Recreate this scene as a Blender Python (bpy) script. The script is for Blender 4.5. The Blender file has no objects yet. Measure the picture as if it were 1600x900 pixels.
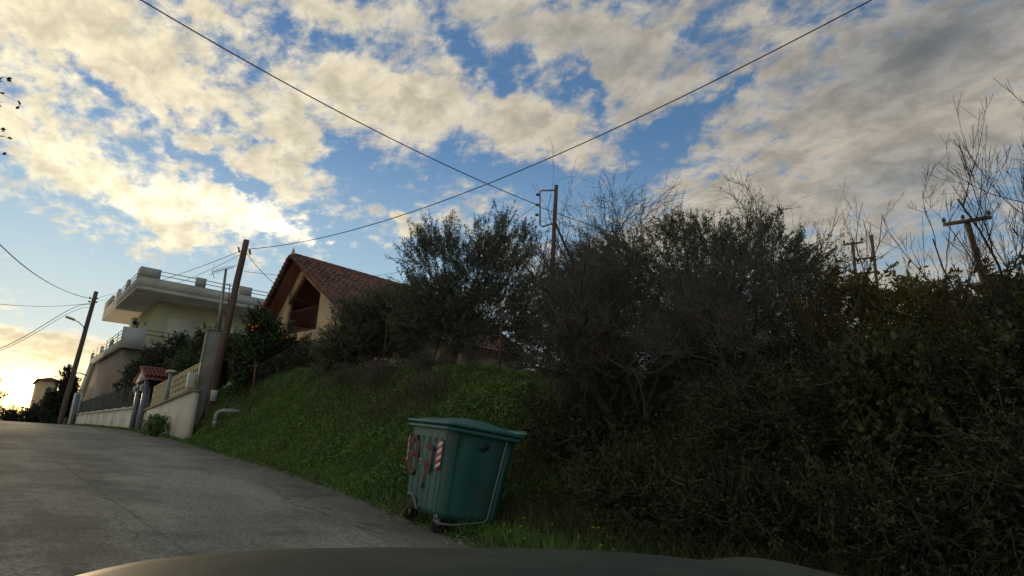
import bpy, bmesh, math
import numpy as np
from mathutils import Matrix, Vector
R=math.radians
sc=bpy.context.scene; COL=sc.collection
# ---------- camera ----------
cd=bpy.data.cameras.new('camera'); cam=bpy.data.objects.new('camera',cd); COL.objects.link(cam); sc.camera=cam
cd.sensor_width=36; cd.lens=22.5; cd.clip_start=.05; cd.clip_end=3000
cam.matrix_world=Matrix.Translation((0,0,1.35))@Matrix.Rotation(-R(38.6),4,'Z')@Matrix.Rotation(math.pi/2+R(15.2),4,'X')@Matrix.Rotation(R(2.8),4,'Z')
sc.view_settings.view_transform='Standard'; sc.view_settings.look='None'; sc.view_settings.exposure=.22; sc.view_settings.gamma=1
sc.cycles.use_denoising=True
# ---------- sun: low, behind the crest of the road ----------
sl=bpy.data.lights.new('sun','SUN'); sl.energy=2.0; sl.angle=R(1.5); sl.color=(1,.72,.42)
so=bpy.data.objects.new('sun',sl); COL.objects.link(so)
so.rotation_euler=Vector((math.sin(R(2))*math.cos(R(3.3)),math.cos(R(2))*math.cos(R(3.3)),math.sin(R(3.3)))).to_track_quat('Z','Y').to_euler()
# ---------- world: Nishita sky with a layer of broken cloud ----------
W=bpy.data.worlds.new('World'); sc.world=W; W.use_nodes=True
nt=W.node_tree; bg=nt.nodes['Background']
def N(t,**k):
    n=nt.nodes.new(t)
    for a,v in k.items(): setattr(n,a,v)
    return n
def setin(s,v):
    if isinstance(v,bpy.types.NodeSocket): nt.links.new(v,s)
    else: s.default_value=v
def M(op,a,b=None,c=None,clamp=False):
    n=N('ShaderNodeMath',operation=op,use_clamp=clamp); setin(n.inputs[0],a)
    if b is not None: setin(n.inputs[1],b)
    if c is not None: setin(n.inputs[2],c)
    return n.outputs[0]
def sstep(x,a,b,lo=0.,hi=1.):
    n=N('ShaderNodeMapRange',interpolation_type='SMOOTHSTEP'); setin(n.inputs[0],x)
    for i,v in zip((1,2,3,4),(a,b,lo,hi)): n.inputs[i].default_value=v
    return n.outputs[0]
def mixc(f,a,b,bt='MIX'):
    n=N('ShaderNodeMix',data_type='RGBA',blend_type=bt); setin(n.inputs[0],f)
    for s,v in ((n.inputs[6],a),(n.inputs[7],b)): setin(s,v if isinstance(v,bpy.types.NodeSocket) else (*v,1))
    return n.outputs[2]
sk=N('ShaderNodeTexSky',sky_type='NISHITA',sun_disc=False)
sk.sun_elevation=R(3.3); sk.sun_rotation=R(2); sk.ozone_density=3.5; sk.dust_density=.6; sk.air_density=1.0
tc=N('ShaderNodeTexCoord'); sep=N('ShaderNodeSeparateXYZ'); nt.links.new(tc.outputs['Generated'],sep.inputs[0])
dx,dy,dz=sep.outputs
az=M('MULTIPLY',M('ARCTAN2',dx,dy),57.2958); el=M('MULTIPLY',M('ARCSINE',dz),57.2958)
azel=N('ShaderNodeCombineXYZ'); nt.links.new(az,azel.inputs[0]); nt.links.new(el,azel.inputs[1])
def blobs(L,src=None):
    tot=None
    for (a,e,ra,re,rot,amp) in L:
        m=N('ShaderNodeMapping',vector_type='TEXTURE'); nt.links.new((src or azel).outputs[0],m.inputs[0])
        m.inputs[1].default_value=(a,e,0); m.inputs[2].default_value=(0,0,R(rot)); m.inputs[3].default_value=(ra*1.6,re*1.6,1)
        g=N('ShaderNodeTexGradient',gradient_type='QUADRATIC_SPHERE'); nt.links.new(m.outputs[0],g.inputs[0])
        v=M('MULTIPLY',g.outputs[1],amp*1.5)
        tot=v if tot is None else M('ADD',tot,v)
    return tot
den=M('ADD',M('MAXIMUM',dz,0.0),.24)
pl=N('ShaderNodeCombineXYZ'); nt.links.new(M('DIVIDE',dx,den),pl.inputs[0]); nt.links.new(M('DIVIDE',dy,den),pl.inputs[1])
def noise(scale,detail,rough,off,dist=0.,lac=2.):
    mp=N('ShaderNodeMapping'); nt.links.new(pl.outputs[0],mp.inputs[0]); mp.inputs[1].default_value=off; mp.inputs[2].default_value=(0,0,R(25)); mp.inputs[3].default_value=(1,.75,1)
    n=N('ShaderNodeTexNoise'); nt.links.new(mp.outputs[0],n.inputs[0]); n.inputs['Scale'].default_value=scale; n.inputs['Detail'].default_value=detail; n.inputs['Roughness'].default_value=rough; n.inputs['Distortion'].default_value=dist; n.inputs['Lacunarity'].default_value=lac
    return n.outputs[0]
wn=N('ShaderNodeTexNoise'); nt.links.new(azel.outputs[0],wn.inputs[0]); wn.inputs['Scale'].default_value=.16; wn.inputs['Detail'].default_value=5; wn.inputs['Roughness'].default_value=.6
wv=N('ShaderNodeVectorMath',operation='MULTIPLY_ADD'); nt.links.new(wn.outputs[1],wv.inputs[0]); wv.inputs[1].default_value=(11,7,0); nt.links.new(azel.outputs[0],wv.inputs[2])
ws=N('ShaderNodeVectorMath',operation='SUBTRACT'); nt.links.new(wv.outputs[0],ws.inputs[0]); ws.inputs[1].default_value=(5.5,3.5,0); warp=ws
COVER = [(33.8, 35.3, 5.6, 1.8, -18.0, -0.27), (22.0, 34.7, 3.7, 0.8, -8.0, -0.08), (44.4, 33.3, 3.9, 0.9, -53.0, -0.21), (52.5, 29.6, 4.5, 1.2, 22.0, -0.29), (61.2, 32.1, 6.2, 0.9, 17.0, -0.24), (42.8, 31.5, 2.6, 1.1, -3.0, -0.08), (2.4, 25.2, 3.5, 1.0, -18.0, -0.26), (9.0, 25.7, 4.8, 0.6, -15.0, -0.21), (13.7, 25.6, 2.4, 1.0, -3.0, -0.21), (8.9, 23.4, 3.9, 0.8, -21.0, -0.24), (13.0, 21.8, 3.1, 1.5, -3.0, -0.24), (-1.5, 22.2, 1.6, 0.7, -3.0, -0.12), (24.1, 23.8, 5.3, 1.6, -13.0, -0.22), (33.7, 25.4, 7.5, 1.9, -3.0, -0.22), (26.7, 16.6, 11.5, 2.8, -8.0, -0.48), (0.4, 13.4, 6.8, 1.3, -15.0, -0.48), (8.3, 11.3, 14.6, 2.7, -8.0, -0.48), (42.5, 23.3, 8.0, 2.8, -3.0, -0.29), (23.8, 21.8, 3.5, 1.0, -3.0, -0.16), (53.5, 31.1, 1.8, 1.3, -3.0, -0.1), (49.5, 24.7, 3.6, 2.0, -3.0, -0.16), (32.1, 21.6, 3.6, 1.1, -3.0, -0.12), (20.0, 12.5, 10.6, 3.1, -3.0, -0.32), (71.5, 22.2, 3.6, 0.8, -3.0, -0.13), (64.5, 25.3, 3.1, 0.7, 17.0, -0.08), (2.7, 6.2, 4.5, 1.3, -6.0, 0.95), (16.4, 18.7, 9.0, 1.8, -11.0, 0.42), (2.2, 28.0, 15.0, 3.6, -13.0, 0.42), (6.5, 18.5, 8.6, 1.1, -21.0, 0.34), (-0.7, 20.4, 4.7, 1.5, -23.0, 0.2), (18.6, 26.1, 4.5, 1.4, -13.0, 0.4), (9.0, 33.1, 10.7, 1.8, -3.0, 0.12), (21.7, 36.4, 12.5, 1.5, -3.0, 0.3), (16.4, 22.0, 2.7, 1.5, -3.0, 0.2), (25.0, 30.7, 12.3, 3.7, -3.0, 0.3), (61.6, 21.5, 12.1, 5.4, 7.0, 0.36), (73.6, 28.5, 12.8, 7.2, -3.0, 0.42), (68.4, 14.6, 9.1, 3.1, -3.0, 0.25), (45.9, 36.1, 14.3, 3.2, -13.0, 0.36), (27.5, 20.3, 2.9, 0.7, -18.0, 0.25), (34.6, 21.8, 2.4, 0.7, -3.0, 0.1), (41.0, 29.6, 7.0, 2.5, -23.0, 0.34)]
DARK = [(75.9, 32.0, 11.7, 4.2, 7.0, 0.6), (73.3, 22.8, 8.7, 2.4, 2.0, 0.42), (75.2, 17.3, 5.2, 2.7, -3.0, 0.35), (47.2, 35.5, 22.6, 3.7, -13.0, 0.22), (26.8, 36.5, 12.9, 2.1, -3.0, 0.14)]
BRIGHT = [(16.9, 18.8, 10.6, 2.5, -8.0, 0.75), (1.8, 3.2, 3.2, 1.4, -3.0, 1.2), (5.7, 18.3, 8.9, 2.9, -21.0, 0.3), (0.5, 25.9, 12.9, 4.6, -13.0, 0.08)]

n1=noise(6.2,9,.56,(3.1,1.7,0),.2); n2=noise(24,7,.62,(7.3,2.2,0),.15)
nn=M('ADD',M('ADD',M('MULTIPLY',n1,1.05),M('MULTIPLY',n2,.95)),-.455)
nn=M('SUBTRACT',nn,sstep(el,13,4,0,.22))
dens=M('ADD',nn,blobs(COVER,warp))
alpha=sstep(dens,.385,.80)
thick=sstep(dens,.58,.98)
n3=noise(15,7,.62,(1.2,9.1,0),.3)
warm=sstep(az,70,-10)         # nearer the sun the cloud is brighter and warmer
lum=M('ADD',M('MULTIPLY',warm,.50),.46)
lum=M('ADD',lum,blobs(BRIGHT))
lum=M('MULTIPLY',lum,M('SUBTRACT',1.,M('MULTIPLY',thick,.16)))
lum=M('MULTIPLY',lum,sstep(n3,.32,.68,.74,1.16))
dk=M('MINIMUM',blobs(DARK),.9)
lum=M('MULTIPLY',lum,M('SUBTRACT',1.,M('MULTIPLY',dk,.62)))
ccol=mixc(dk,mixc(warm,(1.0,.88,.70),(1.0,.87,.58)),(.80,.84,.86))
cl=N('ShaderNodeVectorMath',operation='SCALE'); nt.links.new(ccol,cl.inputs[0]); nt.links.new(M('MULTIPLY',lum,10.),cl.inputs['Scale'])
skc=mixc(1.,sk.outputs[0],(1.14,1.38,1.66),'MULTIPLY')
adv=N('ShaderNodeVectorMath',operation='ADD'); nt.links.new(skc,adv.inputs[0]); adv.inputs[1].default_value=(.5,.85,1.05); skc=adv.outputs[0]
skc=mixc(M('MULTIPLY',sstep(el,30,9),sstep(az,95,15,.45,.85)),skc,(4.1,5.5,6.1))
skc=mixc(M('MULTIPLY',sstep(el,18,2),sstep(az,45,0,.15,.8)),skc,(7.4,7.8,6.9))
skc=mixc(M('MULTIPLY',M('MULTIPLY',sstep(el,6.5,2.5),sstep(az,16,3)),.8),skc,(11,7.4,2.2))
fin=mixc(M('MULTIPLY',alpha,.90),skc,cl.outputs[0])
# the low sun burning through the cloud
gl=blobs([(2.1,3.3,2.6,1.5,0,1.)]); gl2=blobs([(2.1,3.0,8.5,3.6,0,1.)])
glow=N('ShaderNodeVectorMath',operation='SCALE'); glow.inputs[0].default_value=(40,32,12); nt.links.new(gl,glow.inputs['Scale'])
add=N('ShaderNodeVectorMath',operation='ADD'); nt.links.new(fin,add.inputs[0]); nt.links.new(glow.outputs[0],add.inputs[1])
glow2=N('ShaderNodeVectorMath',operation='SCALE'); glow2.inputs[0].default_value=(7.5,3.6,.5); nt.links.new(gl2,glow2.inputs['Scale'])
add2=N('ShaderNodeVectorMath',operation='ADD'); nt.links.new(add.outputs[0],add2.inputs[0]); nt.links.new(glow2.outputs[0],add2.inputs[1]); add=add2
nt.links.new(add.outputs[0],bg.inputs[0]); bg.inputs[1].default_value=.1
# ---------- helpers ----------
def tag(o,label=None,cat=None,group=None,kind=None):
    if label: o['label']=label
    if cat: o['category']=cat
    if group: o['group']=group
    if kind: o['kind']=kind
    return o
def empty(name,loc=(0,0,0),rot=None):
    o=bpy.data.objects.new(name,None); COL.objects.link(o); o.location=loc; o.empty_display_size=.1
    if rot is not None: o.rotation_euler=rot
    return o
class MB:
    def __init__(s): s.v=[]; s.f=[]; s.n=0
    def add(s,v,f):
        v=np.asarray(v,float).reshape(-1,3); s.v.append(v)
        s.f.extend([tuple(i+s.n for i in q) for q in f]); s.n+=len(v); return s
    def addq(s,v,k=4):   # v: (m,k,3) separate faces
        v=np.asarray(v,float); m=len(v)
        s.v.append(v.reshape(-1,3)); idx=(np.arange(m*k)+s.n).reshape(m,k); s.f.extend(map(tuple,idx.tolist())); s.n+=m*k; return s
    def box(s,a,b,M=None):
        x0,y0,z0=a; x1,y1,z1=b
        v=np.array([(x0,y0,z0),(x1,y0,z0),(x1,y1,z0),(x0,y1,z0),(x0,y0,z1),(x1,y0,z1),(x1,y1,z1),(x0,y1,z1)],float)
        if M is not None: v=np.array([tuple(M@Vector(p)) for p in v])
        return s.add(v,[(3,2,1,0),(4,5,6,7),(0,1,5,4),(1,2,6,5),(2,3,7,6),(3,0,4,7)])
    def prism(s,poly,d):   # poly: planar list of 3d points, extruded by d
        p=np.array(poly,float); k=len(p); v=np.vstack([p,p+np.array(d,float)])
        f=[tuple(range(k))[::-1],tuple(range(k,2*k))]+[(i,(i+1)%k,(i+1)%k+k,i+k) for i in range(k)]
        return s.add(v,f)
    def tube(s,pts,r,sides=6,cap=True):
        pts=np.asarray(pts,float); m=len(pts); r=np.full(m,r,float) if np.isscalar(r) else np.asarray(r,float)
        t=np.gradient(pts,axis=0); t/=np.linalg.norm(t,axis=1)[:,None]+1e-9
        up=np.array([0,0,1.]) if abs(t[0][2])<.9 else np.array([1.,0,0])
        a=np.cross(t,up); nn=np.linalg.norm(a,axis=1)[:,None]; a=np.where(nn>1e-3,a/(nn+1e-9),np.array([1.,0,0])); b=np.cross(t,a)
        th=np.arange(sides)*2*math.pi/sides
        ring=pts[:,None]+r[:,None,None]*(np.cos(th)[None,:,None]*a[:,None]+np.sin(th)[None,:,None]*b[:,None])
        f=[]
        for i in range(m-1):
            for j in range(sides):
                k=(j+1)%sides; f.append((i*sides+j,i*sides+k,(i+1)*sides+k,(i+1)*sides+j))
        if cap: f.append(tuple(range(sides))[::-1]); f.append(tuple((m-1)*sides+j for j in range(sides)))
        return s.add(ring.reshape(-1,3),f)
    def lathe(s,c,prof,sides=20,axis='z'):
        v=[];f=[]
        for (r,h) in prof:
            for j in range(sides):
                a=2*math.pi*j/sides; p=(r*math.cos(a),r*math.sin(a),h)
                if axis=='x': p=(h,p[0],p[1])
                if axis=='y': p=(p[0],h,p[1])
                v.append((c[0]+p[0],c[1]+p[1],c[2]+p[2]))
        for i in range(len(prof)-1):
            for j in range(sides):
                k=(j+1)%sides; f.append((i*sides+j,i*sides+k,(i+1)*sides+k,(i+1)*sides+j))
        f.append(tuple(range(sides))); f.append(tuple((len(prof)-1)*sides+j for j in range(sides)))
        return s.add(v,f)
    def build(s,name,m,parent=None,smooth=False,bevel=0):
        me=bpy.data.meshes.new(name); V=np.vstack(s.v); 
        nl=np.array([len(q) for q in s.f],dtype=np.int32); flat=np.concatenate([np.array(q,dtype=np.int32) for q in s.f]) if nl.min()!=nl.max() else np.array(s.f,dtype=np.int32).ravel()
        me.vertices.add(len(V)); me.vertices.foreach_set('co',V.ravel()); me.loops.add(len(flat)); me.loops.foreach_set('vertex_index',flat)
        me.polygons.add(len(nl)); st=np.zeros(len(nl),dtype=np.int32); st[1:]=np.cumsum(nl)[:-1]
        me.polygons.foreach_set('loop_start',st); me.update(calc_edges=True); me.validate()
        if m: me.materials.append(m)
        if smooth: me.polygons.foreach_set('use_smooth',np.ones(len(me.polygons),bool))
        o=bpy.data.objects.new(name,me); COL.objects.link(o)
        if parent: o.parent=parent
        if bevel:
            bv=o.modifiers.new('bevel','BEVEL'); bv.width=bevel; bv.segments=2; bv.limit_method='ANGLE'
        return o
def local(parent): return parent.matrix_basis.inverted()
def part(mb,name,m,parent,**k):   # mesh given in world coordinates, parented keeping place
    o=mb.build(name,m,parent,**k); o.matrix_parent_inverse=parent.matrix_basis.inverted() if parent.parent is None else (parent.parent.matrix_basis@parent.matrix_parent_inverse@parent.matrix_basis).inverted()
    return o
# materials
MATS={}
def mat(name,c,rough=.7,c2=None,scale=3.,bump=0.,bscale=30.,metal=0.,island=0.,detail=6,spec=.5,trans=0.,streak=None,c3=None,s3=.7,t3=(.55,.7),coord='Object',lo=.38,hi=.62):
    if name in MATS: return MATS[name]
    m=bpy.data.materials.new(name); m.use_nodes=True; t=m.node_tree; b=t.nodes['Principled BSDF']
    b.inputs['Roughness'].default_value=rough; b.inputs['Metallic'].default_value=metal; b.inputs['Specular IOR Level'].default_value=spec
    def nn(k): return t.nodes.new(k)
    tc=nn('ShaderNodeTexCoord'); co=tc.outputs[coord]
    if streak:
        mp=nn('ShaderNodeMapping'); t.links.new(co,mp.inputs[0]); mp.inputs[3].default_value=streak; cs=mp.outputs[0]
    else: cs=co
    col=None
    def mix(f,a,bb,bt='MIX'):
        x=nn('ShaderNodeMix'); x.data_type='RGBA'; x.blend_type=bt; t.links.new(f,x.inputs[0]) if not isinstance(f,float) else setattr(x.inputs[0],'default_value',f)
        for s_,v in ((x.inputs[6],a),(x.inputs[7],bb)):
            if isinstance(v,tuple): s_.default_value=(*v,1)
            else: t.links.new(v,s_)
        return x.outputs[2]
    def nz(src,sc_,d,lo_,hi_):
        n=nn('ShaderNodeTexNoise'); t.links.new(src,n.inputs[0]); n.inputs['Scale'].default_value=sc_; n.inputs['Detail'].default_value=d; n.inputs['Roughness'].default_value=.62
        r=nn('ShaderNodeMapRange'); t.links.new(n.outputs[0],r.inputs[0]); r.inputs[1].default_value=lo_; r.inputs[2].default_value=hi_; return r.outputs[0]
    col=tuple(c)
    if c2: col=mix(nz(cs,scale,detail,lo,hi),tuple(c),tuple(c2))
    if c3: col=mix(nz(co,s3,5,*t3),col,tuple(c3))
    if island:
        g=nn('ShaderNodeNewGeometry'); r=nn('ShaderNodeMapRange'); t.links.new(g.outputs['Random Per Island'],r.inputs[0]); r.inputs[3].default_value=1-island; r.inputs[4].default_value=1+island
        cc=nn('ShaderNodeCombineColor'); [t.links.new(r.outputs[0],cc.inputs[i]) for i in range(3)]
        col=mix(1.,col,cc.outputs[0],'MULTIPLY')
    if isinstance(col,tuple): b.inputs['Base Color'].default_value=(*col,1)
    else: t.links.new(col,b.inputs['Base Color'])
    if bump:
        n=nn('ShaderNodeTexNoise'); t.links.new(cs,n.inputs[0]); n.inputs['Scale'].default_value=bscale; n.inputs['Detail'].default_value=6; n.inputs['Roughness'].default_value=.65
        bp=nn('ShaderNodeBump'); bp.inputs['Strength'].default_value=bump; bp.inputs['Distance'].default_value=.02; t.links.new(n.outputs[0],bp.inputs['Height']); t.links.new(bp.outputs[0],b.inputs['Normal'])
    if trans:   # thin leaf: part of the light passes through
        tr=nn('ShaderNodeBsdfTranslucent'); mx=nn('ShaderNodeMixShader'); mx.inputs[0].default_value=trans
        if isinstance(col,tuple): tr.inputs[0].default_value=(*col,1)
        else: t.links.new(col,tr.inputs[0])
        t.links.new(b.outputs[0],mx.inputs[1]); t.links.new(tr.outputs[0],mx.inputs[2]); t.links.new(mx.outputs[0],t.nodes['Material Output'].inputs[0])
    MATS[name]=m; return m
# ---------- terrain ----------
YS=[-200,-60,-20,0,26,35,50,60,72,90,130,250,900]
ZS=[-4,-3,-1.2,0,1.56,1.93,2.3,2.42,2.5,2.2,.8,-3,-10]
def zr(y): 
    y=np.asarray(y,float); e=2.
    return (np.interp(y-e,YS,ZS)+np.interp(y,YS,ZS)*2+np.interp(y+e,YS,ZS))/4
def xe(y): return np.interp(y,[-200,0,6.8,7.5,10.4,15,26,40,60,90,140,900],[4.6,4.75,4.95,5.2,5.32,5.55,5.55,5.55,5.3,3.2,1.5,1.5])
def ss(t): t=np.clip(t,0,1); return t*t*(3-2*t)
def lump(x,y): return .5*np.sin(1.9*x+.7*y+1)+.3*np.sin(3.7*y-1.3*x)+.25*np.sin(5.3*x+4.1*y+2)+.2*np.sin(.8*y+.3*x)
def hz(x,y):
    x=np.asarray(x,float); y=np.asarray(y,float); z=zr(y)
    x0=np.interp(y,[-50,8.2,10.6,24.5,26.5,200],[5.7,6.05,5.35,5.6,6.05,6.05])
    wd=np.interp(y,[-50,9,14,24,26.8,200],[3.0,3.0,3.1,2.9,.45,.45]); Hb=np.interp(y,[-50,8,14,20,24.5,27,60,75,120],[1.9,2.25,2.5,2.6,2.45,1.55,1.5,.5,0])
    b=ss((x-x0)/wd)
    up=.085*np.clip(x-9,0,40)+.03*np.clip(x-49,0,300)
    dist=np.clip(np.hypot(x,y)-160,0,None)
    z=z+b*Hb+up*ss((x-9)/6)+b*.14*lump(x,y)*np.where(y>26,.2,1)
    z=z+.012*lump(x*2,y*2)*ss((x-xe(y)+.2)/.5)
    z=z-.10*np.exp(-((y-8.1)/1.7)**2)*ss((x-3.6)/1.2)*(1-b)
    left=np.clip(-3.2-x,0,30); z=z-.10*left+.05*lump(x,y)*np.clip(left,0,1)
    return z-dist*.02
def grid(xs,ys,off=0.,f=hz):
    X,Y=np.meshgrid(xs,ys); Z=f(X,Y)+off; nx=len(xs); ny=len(ys)
    v=np.stack([X,Y,Z],-1).reshape(-1,3); i=np.arange((ny-1)*(nx-1)); r=i//(nx-1); c=i%(nx-1); a=r*nx+c
    mb=MB(); mb.v.append(v); mb.f=list(map(tuple,np.stack([a,a+1,a+nx+1,a+nx],1).tolist())); mb.n=len(v); return mb
m_soil=mat('soil_and_moss',(.035,.045,.014),.95,(.07,.055,.035),1.6,bump=.6,bscale=14,c3=(.03,.05,.012),s3=.5)
xs=np.concatenate([[-900,-400,-200,-100,-60,-40,-25,-15,-10,-7],np.arange(-5,4.5,.5),np.arange(4.5,12,.12),np.arange(12,20,.5),[22,25,30,36,45,60,80,110,160,250,450,900]])
ys=np.concatenate([[-900,-400,-200,-100,-50,-25,-12],np.arange(-6,30,.2),np.arange(30,80,1),[84,88,92,98,106,115,130,150,180,230,300,450,700,1100]])
tag(grid(xs,ys).build('ground',m_soil,smooth=True),kind='structure')
# road: concrete slab sheet lying just over the soil
yr=np.concatenate([[-60,-30,-12],np.arange(-6,40,.15),np.arange(40,60,.4),np.arange(60,140,2)])
rng=np.random.default_rng(5)
U=np.linspace(0,1,25); edge=xe(yr)+.07*np.sin(yr*1.7)+.05*np.sin(yr*4.3+1)+rng.normal(0,.045,len(yr))
Xr=-2.6+(edge[:,None]+2.6)*U[None]; Yr=np.repeat(yr[:,None],25,1); Zr=np.maximum(hz(Xr,Yr),0*Xr-99)+.012+.006*lump(Xr,Yr)*0
v=np.stack([Xr,Yr,Zr],-1).reshape(-1,3); i=np.arange((len(yr)-1)*24); a=(i//24)*25+i%24
rd=MB(); rd.v.append(v); rd.f=list(map(tuple,np.stack([a,a+1,a+26,a+25],1).tolist())); rd.n=len(v)
m_road=mat('worn_road_concrete',(.17,.168,.135),.9,(.34,.325,.26),.55,bump=.9,bscale=28,c3=(.085,.075,.06),s3=.9,t3=(.52,.72),streak=(1,.45,1),detail=9,lo=.3,hi=.7)
# finer wear: grit speckle, tyre smears and an old seam
t=m_road.node_tree; b=t.nodes['Principled BSDF']; base=b.inputs['Base Color'].links[0].from_socket
def rn(k): return t.nodes.new(k)
tcr=rn('ShaderNodeTexCoord'); sx=rn('ShaderNodeSeparateXYZ'); t.links.new(tcr.outputs['Object'],sx.inputs[0])
def rm(op,a,b_=None,c_=None,cl=False):
    n=rn('ShaderNodeMath'); n.operation=op; n.use_clamp=cl
    for i_,q in enumerate((a,b_,c_)):
        if q is None: continue
        if isinstance(q,(int,float)): n.inputs[i_].default_value=q
        else: t.links.new(q,n.inputs[i_])
    return n.outputs[0]
def rnoise(s_,d_,lo_,hi_,stretch=(1,1,1)):
    mp=rn('ShaderNodeMapping'); mp.inputs[3].default_value=stretch; t.links.new(tcr.outputs['Object'],mp.inputs[0])
    n=rn('ShaderNodeTexNoise'); n.inputs['Scale'].default_value=s_; n.inputs['Detail'].default_value=d_; n.inputs['Roughness'].default_value=.7; t.links.new(mp.outputs[0],n.inputs[0])
    r=rn('ShaderNodeMapRange'); r.inputs[1].default_value=lo_; r.inputs[2].default_value=hi_; t.links.new(n.outputs[0],r.inputs[0]); return r.outputs[0]
def rmix(f,a,c_,bt='MIX'):
    x=rn('ShaderNodeMix'); x.data_type='RGBA'; x.blend_type=bt; t.links.new(f,x.inputs[0]); t.links.new(a,x.inputs[6]); x.inputs[7].default_value=(*c_,1); return x.outputs[2]
speck=rnoise(22,8,.47,.62); c1=rmix(rm('MULTIPLY',speck,.75),base,(.04,.037,.033))
speck2=rnoise(30,6,.54,.66); c1=rmix(rm('MULTIPLY',speck2,.75),c1,(.46,.43,.35))
dirt=rnoise(.9,9,.44,.55,(1,.7,1)); nearl=rm('MULTIPLY',dirt,rm('SUBTRACT',1.0,rm('DIVIDE',sx.outputs[0],3.2),None,True))
c1=rmix(rm('MULTIPLY',nearl,.75,None,True),c1,(.035,.028,.024))
wob=rnoise(.6,3,.3,.7); seamx=rm('ADD',sx.outputs[0],rm('MULTIPLY',wob,-.06)); d=rm('ABSOLUTE',rm('SUBTRACT',seamx,rm('MULTIPLY_ADD',sx.outputs[1],-.041,1.96)))
seam=rm('SUBTRACT',1.0,rm('DIVIDE',d,.035),None,True); c1=rmix(rm('MULTIPLY',seam,.5),c1,(.04,.036,.03))
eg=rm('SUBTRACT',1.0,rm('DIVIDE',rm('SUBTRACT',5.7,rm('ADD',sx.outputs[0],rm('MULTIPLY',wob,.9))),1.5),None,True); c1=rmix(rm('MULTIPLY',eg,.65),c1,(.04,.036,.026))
vm=rn('ShaderNodeMapping'); vm.inputs[3].default_value=(1,.6,1); t.links.new(tcr.outputs['Object'],vm.inputs[0]); vnz=rn('ShaderNodeTexNoise'); vnz.inputs['Scale'].default_value=1.8; vnz.inputs['Detail'].default_value=6; t.links.new(vm.outputs[0],vnz.inputs[0])
va=rn('ShaderNodeVectorMath'); va.operation='MULTIPLY_ADD'; t.links.new(vnz.outputs[1],va.inputs[0]); va.inputs[1].default_value=(.7,.7,.7); t.links.new(vm.outputs[0],va.inputs[2])
vo=rn('ShaderNodeTexVoronoi'); vo.feature='DISTANCE_TO_EDGE'; vo.inputs['Scale'].default_value=.42; t.links.new(va.outputs[0],vo.inputs['Vector'])
crk=rm('SUBTRACT',1.0,rm('DIVIDE',vo.outputs[0],.012),None,True); crk=rm('MULTIPLY',crk,rnoise(.35,2,.45,.55)); c1=rmix(rm('MULTIPLY',crk,.8),c1,(.03,.027,.022))
vp=rn('ShaderNodeTexVoronoi'); vp.inputs['Scale'].default_value=.28; t.links.new(va.outputs[0],vp.inputs['Vector']); sc3=rn('ShaderNodeSeparateColor'); t.links.new(vp.outputs['Color'],sc3.inputs[0]); ptc=rm('GREATER_THAN',sc3.outputs[0],.72); c1=rmix(rm('MULTIPLY',ptc,.38),c1,(.09,.085,.07))
brn=rnoise(1.3,6,.54,.70,(1,.35,1)); c1=rmix(rm('MULTIPLY',brn,.45),c1,(.15,.10,.075)); t.links.new(c1,b.inputs['Base Color'])
tag(rd.build('road',m_road,smooth=True),kind='structure')
# ---------- vegetation ----------
def unit(v): return v/(np.linalg.norm(v,axis=-1,keepdims=True)+1e-9)
def leaf_quads(P,D,L,Wd,rng,jit=.6):
    """diamond leaves: P base points, D direction, L length, Wd width"""
    n=len(P); d=unit(D+rng.normal(0,jit,(n,3))); s=unit(np.cross(d,rng.normal(0,1,(n,3)))); L=L*rng.uniform(.7,1.3,(n,1)); Wd=Wd*rng.uniform(.7,1.3,(n,1))
    u=np.cross(s,d)*L*.12
    return np.stack([P,P+d*L*.5+s*Wd*.5+u,P+d*L,P+d*L*.5-s*Wd*.5+u],1)
def wander(a,b,k,amp,rng,sag=0.):
    t=np.linspace(0,1,k)[:,None]; p=a+(b-a)*t; L=np.linalg.norm(b-a); w=np.cumsum(rng.normal(0,amp*L/k,(k,3)),0); w=w-w[0]-(w[-1]-w[0])*t
    p=p+w; p[:,2]+=sag*L*4*(t*(1-t))[:,0]; return p
def inside(n,ells,rng):
    """points spread through a union of ellipsoids (centre, radii), denser towards the skin"""
    vol=np.array([e[1][0]*e[1][1]*e[1][2] for e in ells])**.7; vol/=vol.sum(); k=rng.choice(len(ells),n,p=vol)
    C_=np.array([e[0] for e in ells],float)[k]; R_=np.array([e[1] for e in ells],float)[k]
    d=unit(rng.normal(0,1,(n,3))); r=rng.uniform(.08,1,(n,1))**.42; return C_+d*R_*r, d
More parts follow.
